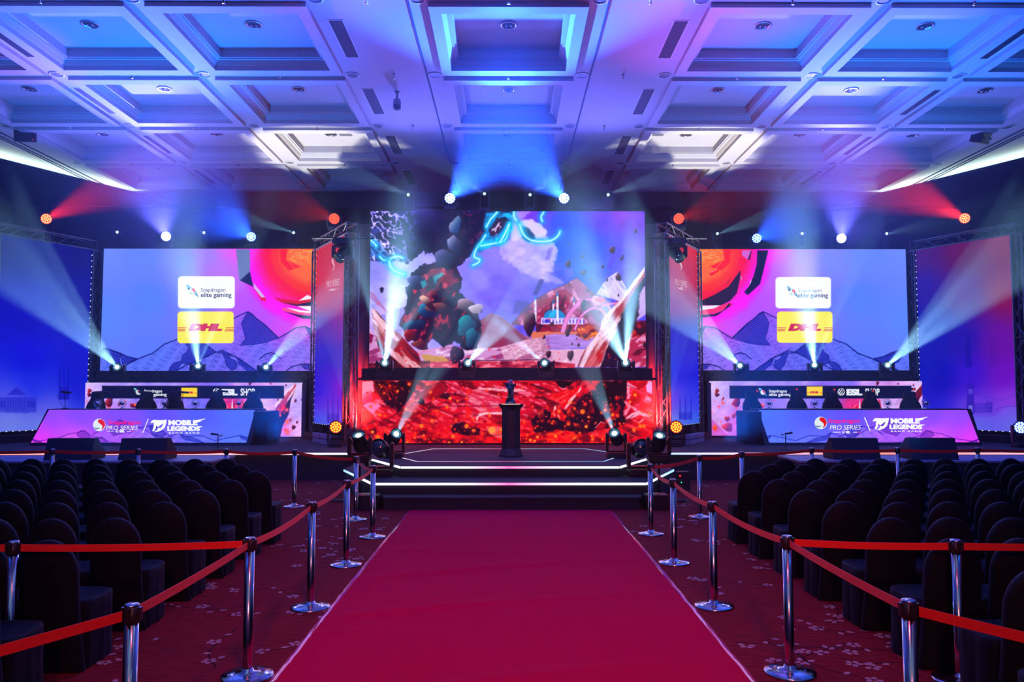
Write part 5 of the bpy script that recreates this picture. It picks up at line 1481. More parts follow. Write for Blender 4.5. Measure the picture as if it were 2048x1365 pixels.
# ------------------------------------------------------------------ host desks with slanted LED fronts
M_desk = mat('desk_black', (0.008, 0.008, 0.016), 0.55, spec=.3)
def desk(right):
    sgn = 1 if right else -1
    # lower edge on the stage floor at y = 18.55, upper edge at y = 19.25
    yb, yt, zb, zt = 18.55, 19.25, STZ+.002, 1.455
    if right: xb0, xb1 = at(1530, 888, yb).x, at(1965, 888, yb).x; xt0, xt1 = at(1512, 816, yt).x, at(1942, 816, yt).x
    else: xb0, xb1 = at(57, 888, yb).x, at(500, 888, yb).x; xt0, xt1 = at(95, 816, yt).x, at(518, 816, yt).x
    cx = (xb0+xb1)/2
    root = thing('host_desk', (cx, yb, zb), 'long black desk on the %s of the stage with a slanted glowing sponsor front' % ('right' if right else 'left'), 'desk')
    o = root.location
    mb = MB()
    back = yt+.55
    A_ = [(xb0,yb,zb),(xb1,yb,zb),(xt1,yt,zt),(xt0,yt,zt)]
    B_ = [(xb0,back,zb),(xb1,back,zb),(xt1,back,zt),(xt0,back,zt)]
    mb.add(A_+B_, [(0,1,2,3),(7,6,5,4),(0,4,5,1),(1,5,6,2),(2,6,7,3),(3,7,4,0)])
    mb.xf(Matrix.Translation(-o)).build('body', M_desk, root)
    # lower wing at the inner end
    xi = xb0-.30 if right else xb1+.30
    x0, x1 = sorted((xi, xb0+.05 if right else xb1-.05))
    MB().box((x0-o.x, yt-.35-o.y, 0), (x1-o.x, yt+.6-o.y, .80), .01).build('side_wing', M_desk, root)
    # LED front, set in from the edges
    P00 = Vector((xb0, yb, zb)); nrm = Vector((0, -(zt-zb), -(yt-yb)*-1)); nrm = Vector((0, -(zt-zb), (yt-yb))).normalized()
    S = Sign(P00, nrm, .004)
    if right: q = [(1538.5,886),(1959,885),(1934,820.5),(1517,820.5)]
    else: q = [(62,886),(493,886),(510,820.5),(98,820)]
    cor = [S.to3(x, y, 0) for x, y in q]
    disp = picture_grid('display', [tuple(c) for c in cor], art_desk(right), 430, 72, M_led, root)
    S = Sign(P00, nrm, .004); m = 1
    if right:
        dx = 1430.0
        swirl(S, 1641.5, 846.5, 12.5, k=m); S.text('Snapdragon', 1655.5, 838, 1719, 849, (255,20,130), .035, 1.5, m+1)
        S.text('PRO SERIES', 1659.5, 851, 1721, 860, WH, .0, 1.5, m); esl_badge(S, 1687, 865, 2.8, WH, (120,70,220), m); S.text('ESL', 1692, 862.5, 1700.5, 867.5, WH, .05, 0, m)
        S.poly([(1666,864.5),(1681,864.5),(1681,865.5),(1666,865.5)], WH, m); S.poly([(1706,864.5),(1714,864.5),(1714,865.5),(1706,865.5)], WH, m); S.poly([(1714,864.5),(1721,864.5),(1721,865.5),(1714,865.5)], (255,60,90), m)
        S.poly([(1728,835),(1730,835),(1741,862),(1739,862)], WH, m); ox = 1744
    else:
        swirl(S, 198.5, 850.5, 12.5, k=m); S.text('Snapdragon', 216, 841, 280, 852, (255,20,130), .035, 1.5, m+1)
        S.text('PRO SERIES', 212, 852, 275, 860.5, WH, .0, 1.5, m); esl_badge(S, 234, 863, 2.8, WH, (130,80,220), m); S.text('ESL', 239, 860.5, 249.5, 865.5, WH, .05, 0, m)
        S.poly([(214,862.5),(228,862.5),(228,863.5),(214,863.5)], WH, m); S.poly([(253,862.5),(262,862.5),(262,863.5),(253,863.5)], WH, m); S.poly([(262,862.5),(269,862.5),(269,863.5),(262,863.5)], (255,60,90), m)
        S.poly([(296,838),(297.5,838),(286.5,866),(285,866)], WH, m); ox = 299.5
    W = WH
    def E(pts): S.poly([(ox+a, (835.5 if right else 839)+b) for a, b in pts], W, m)
    # shield-like M mark, then the two-line name
    E([(1,8),(4,3),(8,1),(20,2),(34,1),(30,6),(16,16),(13,12),(12,18),(9,24),(5,24),(8,14),(8,7)])
    E([(30,1),(34,1),(33,8),(30,17),(24,22),(16,25),(9,26),(14,22),(17,17),(21,18),(25,14),(27,8)])
    yy = 835.5 if right else 839
    S.text('MOBILE', ox+37, yy+1.5, ox+95, yy+12.5, W, .055, 0, m); S.text('LEGENDS', ox+35, yy+14, ox+100, yy+23.5, W, .055, 0, m)
    E([(90,2),(113,-1.5),(101,3.5),(104,4),(92,7.5)]); E([(97,14),(106,14.5),(99,17)])
    S.text('BANG BANG', ox+38, yy+26, ox+99, yy+29, W, .03, 0, m, 0, 1.5)
    S.build('lettering', disp)
    return root
desk(False); desk(True)

# ------------------------------------------------------------------ high-backed player chairs behind the desks
M_gch = mat('player_chair_vinyl', (0.004, 0.005, 0.010), 0.65, spec=.2)
def player_chair():
    root = thing('player_chair', (0, 0, 0), 'x', 'chair', 'player chairs behind the desks')
    # back shell seen from the front: narrow head with notched shoulders
    prof = [(.16, .62), (.25, .70), (.27, .86), (.235, .97), (.17, 1.06), (.145, 1.14), (.15, 1.23), (.13, 1.275), (0, 1.29)]
    pts = [(x, z) for x, z in prof]+[(-x, z) for x, z in prof[::-1][1:]]
    mb = MB(); n = len(pts)
    f = [(x*1.0, 0.0+(z-.6)*.12, z) for x, z in pts]; b = [(x*.94, .12+(z-.6)*.12, z) for x, z in pts]; c = [(x*.8, -.035+(z-.6)*.12, z) for x, z in [(p[0], .97+(p[1]-.97)*.88) for p in pts]]
    mb.add(f+b+c, [tuple(range(n, 2*n))]+[tuple(reversed(range(2*n, 3*n)))]+[(i, (i+1) % n, n+(i+1) % n, n+i) for i in range(n)][::1]+[(2*n+i, 2*n+(i+1) % n, (i+1) % n, i) for i in range(n)], True)
    mb.build('backrest', M_gch, root)
    MB().box((-.27, -.34, .42), (.27, .12, .54), .05).build('seat', M_gch, root)
    MB().box((-.09, -.045, 1.00), (.09, .0, 1.12), .02).xf(Matrix.Translation((0, .035, .03))).build('head_cushion', M_gch, root)
    st = MB(); st.tube((0, -.1, .10), (0, -.1, .42), .03, 10)
    for k in range(5):
        a = k*2*math.pi/5; st.tube((0, -.1, .10), (.28*math.cos(a), -.1+.28*math.sin(a), .07), .02, 8)
        st.tube((.28*math.cos(a)-.02, -.1+.28*math.sin(a), .035), (.28*math.cos(a)+.02, -.1+.28*math.sin(a), .035), .034, 10)
    st.build('star_base', M_stand, root)
    for s in (-1, 1):
        a = MB(); a.tube((s*.30, -.02, .48), (s*.32, -.04, .68), .018, 8); a.box((s*.33-.04, -.18, .68), (s*.33+.04, .08, .71), .012); a.build('armrest', M_gch, root)
    return root
pc = player_chair()
first = True
for side, xs in (('left', (188, 293, 345, 432, 505)), ('right', (1507, 1594, 1667, 1745, 1822))):
    for i, px in enumerate(xs):
        Y = 20.35+(.5 if (i % 2) else 0)
        p = at(px, 783, Y)
        o = pc if first else copy_tree(pc); first = False
        o.location = (p.x, Y, STZ+.002+.0); o.rotation_euler.z = (-.25, .35, -.1, .15, .0)[i] if side == 'left' else (.3, -.15, .1, .2, -.1)[i]
        o.scale = (1, 1, (p.z-STZ)/1.29)
        o['label'] = 'black high-backed player chair behind the %s desk, %s from the left' % (side, ORD[i])

# chrome table fans / shiny round fans standing on the desks
M_chrome = mat('chrome', (0.75, 0.78, 0.82), 0.12, 1.0)
def fan():
    root = thing('desk_fan', (0, 0, 0), 'x', 'fan', 'small round fans on the desks')
    MB().lathe([(.07, 0), (.07, .012), (.02, .02), (.012, .05), (0, .05)], 20).build('foot', M_chrome, root)
    c = Vector((0, 0, .135)); R = Matrix.Translation(c) @ Matrix.Rotation(math.pi/2, 4, 'X')
    g = MB()
    for rr in (.105, .085): 
        ring = [R @ Vector((rr*math.cos(t*math.pi/12), rr*math.sin(t*math.pi/12), 0)) for t in range(25)]
        g.path(ring, .004, 6)
    for t in range(10):
        a = t*math.pi/5; g.tube(R @ Vector((.05*math.cos(a), .05*math.sin(a), .02)), R @ Vector((.105*math.cos(a), .105*math.sin(a), 0)), .0025, 5)
    g.build('guard', M_chrome, root)
    MB().lathe([(0, .07), (.03, .065), (.052, .04), (.058, 0), (.05, -.03), (0, -.04)], 20, R).build('motor_dome', M_chrome, root)
    return root
fn = fan(); first = True
for side, xs in (('left', (195, 245, 329, 391, 478)), ('right', (1538, 1629, 1775, 1852))):
    for i, px in enumerate(xs):
        p = at(px, 808, 19.7); o = fn if first else copy_tree(fn); first = False
        o.location = (p.x, 19.7, 1.457)
        o['label'] = 'shiny chrome round fan on the %s desk, %s from the left' % (side, ORD[i])

M_mic = mat('microphone_black', (0.01, 0.01, 0.012), 0.6)
def boom_mic(px, py, Y, side, label):
    p = at(px, py, Y); base = Vector((p.x, Y, 1.457))
    root = thing('desk_microphone', base, label, 'microphone')
    h = p.z-1.457
    MB().lathe([(.06, 0), (.06, .015), (.01, .02), (0, .02)], 16).build('foot', M_mic, root)
    MB().tube((0, 0, .02), (0, 0, h-.02), .007, 8).build('pole', M_mic, root)
    MB().tube((-.10, 0, h+.01), (.14, 0, h-.012), .026, 12).build('microphone_body', M_mic, root)
    c = curve([(-.10, h+.01), (-.18, h-.03), (-.20, h-.12), (-.14, h-.24), (-.03, h-.40)], 5)
    MB().path([(x, .01, max(z, .03)) for x, z in c], .004, 6).build('cable', M_mic, root)
boom_mic(131, 785, 19.7, -1, 'black desk microphone at the left end of the left desk')
boom_mic(208, 785, 19.75, -1, 'black desk microphone beside the first player chair at the left desk')
boom_mic(285, 785, 19.75, -1, 'black desk microphone in front of the second player chair, left desk')
boom_mic(366, 785, 19.75, -1, 'black desk microphone in front of the yellow sponsor logo, left desk')
boom_mic(445, 783, 19.75, -1, 'black desk microphone near the right end of the left desk')
M_redled = emis('tally_red', (1, .02, .02), 2.0)
def cam_box(px, py, Y, label):
    p = at(px, py, Y); root = thing('desk_camera', (p.x, Y, 1.457), label, 'camera')
    MB().tube((0, 0, 0), (0, 0, p.z-1.49), .007, 8).build('pole', M_mic, root)
    MB().box((-.04, -.04, p.z-1.49), (.04, .04, p.z-1.42), .008).build('body', M_mic, root)
    MB().box((-.03, -.043, p.z-1.475), (.0, -.0405, p.z-1.44)).build('tally_light', M_redled, root)
for i, (px, py) in enumerate(((1515,782),(1594,779),(1669,780),(1746,782),(1827,779))):
    cam_box(px, py, 19.75, 'small black camera on a pole on the right desk, %s from the left' % ORD[i])

# ------------------------------------------------------------------ trophy on its pedestal
M_ped = mat('pedestal_black', (0.02, 0.02, 0.03), 0.35)
M_pedtop = emis('pedestal_glow', (1.0, .78, .5), 1.2)
M_bronze = mat('trophy_teal_metal', (0.03, 0.12, 0.15), 0.22, 0.8)
M_ball = mat('trophy_ball', (0.62, 0.50, 0.50), 0.3, noise=.3, nscale=9)
M_swirl = mat('trophy_ball_swirl', (.45, .02, .03), .3)
def pedestal():
    Y = 15.75; p = flat(1022, 913, STZ)
    root = thing('pedestal', (at(1022, 850, Y).x, Y, STZ+.007), 'dark eight-sided pedestal with flared top and foot on the stage platform', 'pedestal')
    n = 8; rot = Matrix.Rotation(math.pi/8, 4, 'Z')
    H = at(1022, 808.5, Y).z-STZ-.007
    MB().lathe([(.27, 0), (.27, .012), (.205, .15)], n, rot, False).build('foot', M_ped, root)
    MB().lathe([(.2, .15), (.2, H-.12)], n, rot, False).build('shaft', M_ped, root)
    MB().lathe([(.2, H-.12), (.275, H-.02), (.275, H)], n, rot, False).build('flared_top', M_ped, root)
    MB().box((-.18, -.256, H-.004), (.18, -.20, H+.004)).build('light_edge', M_pedtop, root)
    zt = STZ+.007+H+.001
    t = thing('trophy', (root.location.x-.01, Y, zt+.004), 'teal twisted metal trophy holding a pale ball on the dark pedestal', 'trophy')
    mb = MB(); mb.add([(-.11,-.09,0),(.11,-.09,0),(.11,.09,0),(-.11,.09,0),(-.095,-.075,.045),(.095,-.075,.045),(.095,.075,.045),(-.095,.075,.045)], [(3,2,1,0),(4,5,6,7),(0,1,5,4),(1,2,6,5),(2,3,7,6),(3,0,4,7)])
    b_ = mb.build('base', M_bronze, t)
    MB().box((-.04, -.095, .012), (.045, -.086, .032)).build('plate', mat('plaque', (.7, .6, .55), .3, .5), b_)
    # twisted blade body widening upwards with two horns
    vs = []; fs = []; lv = 15; m = 6
    for k in range(lv):
        u = k/(lv-1); z = .045+u*.34; w = .088*(1-.08*math.sin(u*3.1))+.012*u*u; a = .9*math.sin(u*3.0)+.2
        for j in range(m):
            t_ = 2*math.pi*j/m; x = w*math.cos(t_)*1.15; y = w*.62*math.sin(t_)
            zz = z+(.055*abs(math.cos(t_))**2 if k == lv-1 else 0)
            ca, sa = math.cos(a), math.sin(a)
            aa = a if u < .8 else a*(1-(u-.8)*4)
            vs.append((x*math.cos(aa)-y*math.sin(aa), x*math.sin(aa)+y*math.cos(aa), zz))
    for k in range(lv-1):
        for j in range(m): fs.append((k*m+j, k*m+(j+1) % m, (k+1)*m+(j+1) % m, (k+1)*m+j))
    fs.append(tuple(range((lv-1)*m, lv*m)))
    MB().add(vs, fs).build('twisted_body', M_bronze, t)
    b = MB(); b.lathe([(.052*math.sin(a*math.pi/12), -.052*math.cos(a*math.pi/12)) for a in range(13)], 20, Matrix.Translation((0, 0, .44)))
    bb = b.build('ball', M_ball, t)
    s = MB(); 
    pth = [Vector((.0525*math.sin(q*.35-.5)*.75, -.0525*math.cos(q*.35-.5)*.9-.003, .44+.03-q*.012)) for q in range(6)]
    s.path(pth, .009, 8); s.build('swirl', M_swirl, bb)
pedestal()

# ------------------------------------------------------------------ stage monitors on low risers, mic stands
M_mon = mat('speaker_black', (0.012, 0.012, 0.016), 0.6, spec=.3)
M_grille = mat('speaker_grille', (0.03, 0.03, 0.034), 0.5, noise=.4, nscale=220, bump=.3)
def riser(x0, x1, label):
    y0, y1, h = 15.1, 16.4, .56
    root = thing('low_riser', ((x0+x1)/2, y0, 0), label, 'riser'); hw = (x1-x0)/2
    MB().box((-hw, .02, 0), (hw, y1-y0, h-.04)).build('frame', M_skirt, root)
    MB().box((-hw-.01, 0, h-.04), (hw+.01, y1-y0, h), .006).build('top', mat('riser_top', (.22, .23, .27), .55, noise=.1, nscale=4), root)
    for s in (-1, 1): MB().box((s*(hw-.2)-.05, .005, .15), (s*(hw-.2)+.05, .0195, .27)).build('hand_hole', M_black, root)
    return root
riser(flat(190, 915, .56).x-3.0, at(427, 915, 15.2).x, 'low grey-topped riser in front of the stage, left side, carrying two monitors')
riser(at(1598, 915, 15.2).x, flat(1840, 915, .56).x+3.0, 'low grey-topped riser in front of the stage, right side, carrying two monitors')
def monitor(px, label, rz):
    p = at(px, 900, 15.6); w, d, h = .455, .42, .42
    root = thing('stage_monitor', (p.x, 15.6, .562), label, 'speaker', rz=rz)
    prof = [(-.30, .0), (-.34, .09), (.02, .42), (.16, .42), (.30, .0)]
    # sloped grille faces the stage (+y); the boxy back faces the hall
    mb = MB(); n = len(prof)
    vs = [(-w, -y, z) for y, z in prof]+[(w, -y, z) for y, z in prof]
    mb.add(vs, [tuple(reversed(range(n))), tuple(range(n, 2*n))]+[(i, (i+1) % n, n+(i+1) % n, n+i) for i in range(n)])
    mb.build('cabinet', M_mon, root)
    MB().add([(-w+.02, .345, .095), (w-.02, .345, .095), (w-.02, -.015, .405), (-w+.02, -.015, .405)], [(0,1,2,3)]).build('grille', M_grille, root)
    for s in (-1, 1):
        x0, x1 = sorted((s*(w+.001), s*(w+.006))); MB().box((x0, -.08, .14), (x1, .10, .19), .002).build('handle', M_black, root)
monitor(150, 'wedge stage monitor on the left riser, the outer one', .05)
monitor(296, 'wedge stage monitor on the left riser, nearer the steps', .05)
monitor(1703, 'wedge stage monitor on the right riser, nearer the steps', -.05)
monitor(1856, 'wedge stage monitor on the right riser, the outer one', -.05)
def mic_stand(px, pytop, Y, label, s):
    p = at(px, pytop, Y); root = thing('microphone_stand', (p.x, Y, STZ+.002), label, 'microphone stand'); h = p.z-STZ
    MB().lathe([(.12, 0), (.12, .015), (.02, .03), (0, .03)], 20).build('foot', M_mic, root)
    MB().tube((0, 0, .03), (0, 0, h), .012, 8).build('pole', M_mic, root)
    b = MB(); b.tube((-.03*s, 0, h), (-.10*s, 0, h+.02), .011, 8); b.tube((-.02*s, -.02, h+.03), (.12*s, -.02, h+.05), .02, 10); b.lathe([(0, -.03), (.03, 0), (0, .03)], 12, Matrix.Translation((.13*s, -.02, h+.052)))
    b.build('microphone', M_mic, root)
mic_stand(436, 873, 17.2, 'short microphone stand on the stage in front of the left desk', -1)
mic_stand(1571, 871, 17.2, 'short microphone stand on the stage in front of the right desk', 1)
# black boxes beside the lowest step, small stage box at right
for x0, x1, lab in ((-2.50, -2.12, 'small black box on the carpet at the left end of the lowest step'), (2.24, 2.62, 'small black box on the carpet at the right end of the lowest step')):
    root = thing('equipment_box', ((x0+x1)/2, 12.62, 0), lab, 'equipment box'); hw = (x1-x0)/2
    MB().box((-hw, 0, 0), (hw, .36, .24), .012).build('box_body', M_fix, root)
    MB().box((-.05, .12, .2405), (.05, .2, .246)).build('handle', M_fixd, root)
for s, lab in ((-1, 'coiled cables and clamp on the carpet by the left lamp stand'), (1, 'coiled cables and clamp on the carpet by the right lamp stand')):
    rr = random.Random(4); pts = []
    for k in range(60):
        a = k*.55; r = .10+.05*math.sin(k*.37); pts.append((s*2.95+r*math.cos(a)*1.4, 13.6+r*math.sin(a), .012+.03*(k % 11)/11))
    o = MB().path(pts, .008, 6).build('cable_coil', mat('cable_rubber', (.02, .02, .025), .4)); tag(o, lab, 'cable')
o = thing('stage_box', (3.40, 15.0, 0), 'small black connector box with red and green lamps by the right steps', 'stage box')
MB().box((-.12, 0, 0), (.12, .2, .36), .01).build('box_body', M_fix, o)
MB().box((-.09, -.006, .27), (-.06, -.001, .30)).build('red_lamp', M_redled, o)
MB().box((-.06, -.006, .15), (-.04, -.001, .17)).build('green_lamp', emis('tally_green', (.05, 1, .3), 1.5), o)
# battens below the inner banners
M_grey = mat('dimmer_grey', (.30, .30, .36), .5)
for x, y, a, lab in ((-4.62, 19.35, -60, 'grey light bars on the stage floor under the inner left banner'), (4.62, 19.35, 60, 'grey light bars on the stage floor under the inner right banner')):
    root = thing('floor_light_bar', (x, y, STZ+.002), lab, 'light bar', rz=math.radians(a))
    for k in range(2):
        for z in (0, .13): MB().box((-.62+k*.64, -.12, z), (-.02+k*.64, 0, z+.11), .008).build('bar_segment', M_grey, root)

# ------------------------------------------------------------------ barrier posts and belts
M_steel = mat('polished_steel', (0.5, 0.5, 0.53), 0.14, 1.0)
M_pcap = mat('belt_head_black', (0.02, 0.02, 0.024), 0.35)
M_belt = mat('belt_webbing', (0.90, 0.03, 0.015), 0.55, noise=.15, nscale=160, sheen=.2)
def make_post():
    root = thing('barrier_post', (0, 0, 0), 'x', 'barrier post', 'barrier posts')
    MB().lathe([(.178, 0), (.178, .012), (.172, .018), (.10, .028), (.045, .04), (.036, .06), (0, .06)], 40).build('base', M_steel, root)
    MB().lathe([(.0335, .06), (.0335, .86), (0, .86)], 24).build('tube', M_steel, root)
    hd = MB(); hd.lathe([(.035, .86), (.036, .862), (.036, .94), (0, .94)], 24)
    for k in range(4):
        a = k*math.pi/2; M = Matrix.Rotation(a, 4, 'Z'); hd.add([M @ Vector(v) for v in ((.03,-.014,.872),(.048,-.012,.872),(.048,.012,.872),(.03,.014,.872),(.03,-.014,.936),(.048,-.012,.936),(.048,.012,.936),(.03,.014,.936))], [(3,2,1,0),(4,5,6,7),(0,1,5,4),(1,2,6,5),(2,3,7,6),(3,0,4,7)])
    hd.build('belt_head', M_pcap, root)
    MB().lathe([(.036, .9405), (.036, .948), (.031, .952), (0, .952)], 24).build('top_cap', M_steel, root)
    return root
POSTS = {}
pp = make_post(); first = True
def post(key, px, py, where):
    """py is where the foot of the post meets the carpet, or None with a distance"""
    global first
    q = flat(px, py, 0) if py > 0 else at(px, 900, -py)
    o = pp if first else copy_tree(pp); first = False
    q.x += {'rc': .03, 'la': -.05, 'lb': -.05, 'lc': -.09, 'ra': .01, 'rb': .01}.get(key, 0)
    o.location = (q.x, q.y, 0); o['label'] = 'steel barrier post, ' + where
    POSTS[key] = o.location.copy()
post('ra', 1577, 1347, 'right aisle line, nearest standing clear of the carpet corner')
post('rb', 1426, 1214, 'right aisle line, second from the camera')
post('rc', 1343, 1127, 'right aisle line, third from the camera')
post('rd', 1302, 1069, 'right aisle line, beside the right step corner')
post('re', 1400, 1035, 'front right line, first beyond the step corner')
post('rf', 1483, -12.6, 'front right line, second from the steps behind the chairs')
post('rg', 1623, -13.4, 'front right line, third from the steps behind the chairs')
post('rh', 1795, -13.4, 'front right line, fourth from the steps behind the chairs')
post('ri', 1955, -13.4, 'front right line, fifth from the steps behind the chairs')
post('rj', 1808, -3.86, 'right foreground, cut off by the lower picture edge')
post('rk', 1905, -5.35, 'right, joining the crosswise belt near the seats')
post('la', 509, 1354, 'left aisle line, nearest with its round foot on the patterned floor')
post('lb', 632, 1216, 'left aisle line, second from the camera')
post('lc', 708, 1131, 'left aisle line, third from the camera')
post('ld', 745, 1075, 'left aisle line, beside the left step corner')
post('le', 711, 1040, 'front left line, first beyond the step corner')
post('lf', 588, 1014, 'front left line, second from the steps')
post('lg', 453, -13.2, 'front left line, third from the steps behind the chairs')
post('lh', 277, -13.2, 'front left line, fourth from the steps behind the chairs')
post('li', 105, -13.2, 'front left line, fifth from the steps behind the chairs')
post('lj', 273, -3.80, 'left foreground, cut off by the lower picture edge')
post('lk', 34, -5.33, 'far left, joining the crosswise belt before the seats')
def belt(a, b, label, sag=.02):
    A_ = POSTS[a] if isinstance(a, str) else Vector(a); B_ = POSTS[b] if isinstance(b, str) else Vector(b)
    d = (B_-A_).normalized(); A2 = A_+d*.0495; B2 = B_-d*(.0495 if isinstance(b, str) else 0)
    nn = Vector((d.y, -d.x, 0))*.0012; n = 14; vs = []; fs = []
    for i in range(n+1):
        t = i/n; c = A2.lerp(B2, t); z = .904-sag*4*t*(1-t)
        for o_ in (nn, -nn):
            vs += [tuple(c+o_+Vector((0, 0, z-.0245))), tuple(c+o_+Vector((0, 0, z+.0245)))]
    for i in range(n):
        a0 = i*4; b0 = a0+4
        fs += [(a0, b0, b0+1, a0+1), (a0+2, a0+3, b0+3, b0+2), (a0+1, b0+1, b0+3, a0+3), (a0, a0+2, b0+2, b0)]
    o = MB().add(vs, fs).build('barrier_belt', M_belt); tag(o, label, 'barrier belt', 'red barrier belts')
belt('ra', 'rb', 'red belt between the two nearest posts of the right aisle line', .03)
belt('rb', 'rc', 'red belt from the second to the third post, right aisle line', .03)
belt('rc', 'rd', 'red belt from the third post to the one by the right step corner', .05)
belt('rd', 're', 'red belt turning outward from the right step corner post', .03)
belt('re', 'rf', 'red belt between first and second posts of the front right line', .03)
belt('rf', 'rg', 'red belt between second and third posts of the front right line', .02)
belt('rg', 'rh', 'red belt before the two right stage monitors', .02)
belt('rh', 'ri', 'red belt right of the outer right stage monitor', .02)
belt('ri', (9.9, 13.4, 0), 'red belt running off the right picture edge near the stage', .02)
belt('ra', 'rj', 'red belt slanting down from the nearest right aisle post into the foreground', .01)
belt('rj', (3.45, 1.8, 0), 'red belt in the lower right corner leaving the picture', .01)
belt('ra', 'rk', 'red belt running level across before the right seats', .01)
belt('rk', (5.6, 5.35, 0), 'red belt leaving at the right edge before the seats', .01)
belt('la', 'lb', 'red belt between the two nearest posts of the left aisle line', .03)
belt('lb', 'lc', 'red belt from the second to the third post, left aisle line', .03)
belt('lc', 'ld', 'red belt from the third post to the one by the left step corner', .03)
belt('ld', 'le', 'red belt turning outward from the left step corner post', .05)
belt('le', 'lf', 'red belt between first and second posts of the front left line', .03)
belt('lf', 'lg', 'red belt between second and third posts of the front left line', .03)
belt('lg', 'lh', 'red belt before the inner left stage monitor', .02)
belt('lh', 'li', 'red belt before the outer left stage monitor', .02)
belt('li', (-9.9, 13.2, 0), 'red belt running off the left picture edge near the stage', .02)
belt('la', 'lj', 'red belt slanting down from the nearest left aisle post into the foreground', .01)
belt('lj', (-3.1, 1.7, 0), 'red belt in the lower left corner leaving the picture', .01)
belt('la', 'lk', 'red belt running level across before the left seats', .01)
belt('lk', (-5.2, 5.33, 0), 'red belt leaving at the left edge before the seats', .01)

# ------------------------------------------------------------------ cloth-covered banquet chairs
M_cloth = mat('black_chair_cover', (0.003, 0.006, 0.012), 0.7, noise=.2, nscale=9, sheen=.05, bump=.9, spec=.2)
M_cloth.node_tree.nodes['Principled BSDF'].inputs['Sheen Tint'].default_value = (.35, .5, 1, 1)
def chair_meshes():
    rr = random.Random(12)
    root = thing('banquet_chair', (0, 0, 0), 'x', 'chair')
    # back cover: arch with thickness, slightly leaning, skirt flaring to the floor. origin at the seat centre, facing +y
    mb = MB(); N = 44
    def outline(k):       # k 0..1 around the arch from left foot up and over to the right foot
        if k < .36: z = k/.36*.70; x = -.205-.03*(1-min(1, z/.45))**1.5
        elif k > .64: z = (1-k)/.36*.70; x = .205+.03*(1-min(1, z/.45))**1.5
        else:
            t = (k-.36)/.28*math.pi; x = -.205*math.cos(t); z = .70+.235*math.sin(t)
        return x, z
    P = [outline(i/N) for i in range(N+1)]
    def lay(y, sc, dz=0): return [(x*sc, y+(-.10*z), max(0.004, z*(1 if z < .5 else 1)+ (dz if z > .5 else 0))) for x, z in P]
    rings = [lay(-.155, .90, -.02), lay(-.185, .97, -.004), lay(-.21, 1.0), lay(-.235, .97, -.004), lay(-.25, .90, -.02)]
    base = []
    for r in rings: base += r
    M_ = N+1; fs = []
    for r in range(4):
        for i in range(N): a = r*M_+i; fs.append((a, a+M_, a+M_+1, a+1))
    # faces front and back: fan strips joining left and right side at equal heights
    for r, flip in ((0, False), (4, True)):
        for i in range(N//2):
            a = r*M_+i; b = r*M_+N-i
            q = (a, a+1, b-1, b)
            if a+1 == b-1: q = (a, a+1, b)
            fs.append(q[::-1] if flip else q)
    mb.add(base, fs, True).build('back_cover', M_cloth, root)
    # seat cover: cushion top with pleated skirt
    vs = []; fs = []; n = 56; lv = [(.475, .80), (.478, .95), (.462, 1.0), (.40, 1.0), (.25, 1.0), (.12, 1.01), (.004, 1.02)]
    for li, (z, sc) in enumerate(lv):
        for i in range(n):
            t = 2*math.pi*i/n; c, s = math.cos(t), math.sin(t); e = 4.5
            r = (abs(c)**e+abs(s)**e)**(-1/e)
            fold = (.006*math.sin(9*t+1)+.005*math.sin(17*t))*(li/6)**1.5
            vs.append((.225*(r*c)*sc+fold*c, .225*(r*s)*sc+.02+fold*s+.0, z))
    for li in range(len(lv)-1):
        for i in range(n): j = (i+1) % n; fs.append((li*n+i, (li+1)*n+i, (li+1)*n+j, li*n+j))
    fs.append(tuple(range(n)))
    MB().add(vs, fs, True).build('seat_cover', M_cloth, root)
    return root
ch = chair_meshes(); first = True
rr = random.Random(21)
rows = [4.05+.872*k for k in range(10)]
for side in (-1, 1):
    nm = 'left' if side < 0 else 'right'
    for ri, y in enumerate(rows):
        x0 = 3.22 if side < 0 else 3.14
        front = len(rows)-1-ri
        ncol = int((y*.671+.55-x0)/.49)+1
        start = 0
        if ri == 0 and side > 0: x0 = 2.95
        if front in (0,): start = 2
        if front == 1: start = 1
        for c in range(start, max(ncol, 0)):
            o = ch if first else copy_tree(ch); first = False
            o.location = (side*(x0+.49*c+rr.uniform(-.006, .006)), y+rr.uniform(-.03, .03), 0)
            o.rotation_euler.z = rr.uniform(-.03, .03)
            o['label'] = 'black cloth-covered chair, %s block, %s row from stage, %s seat from aisle' % (nm, ORD[front], ORD[c])
            o['group'] = 'covered chairs in the %s seating block' % nm

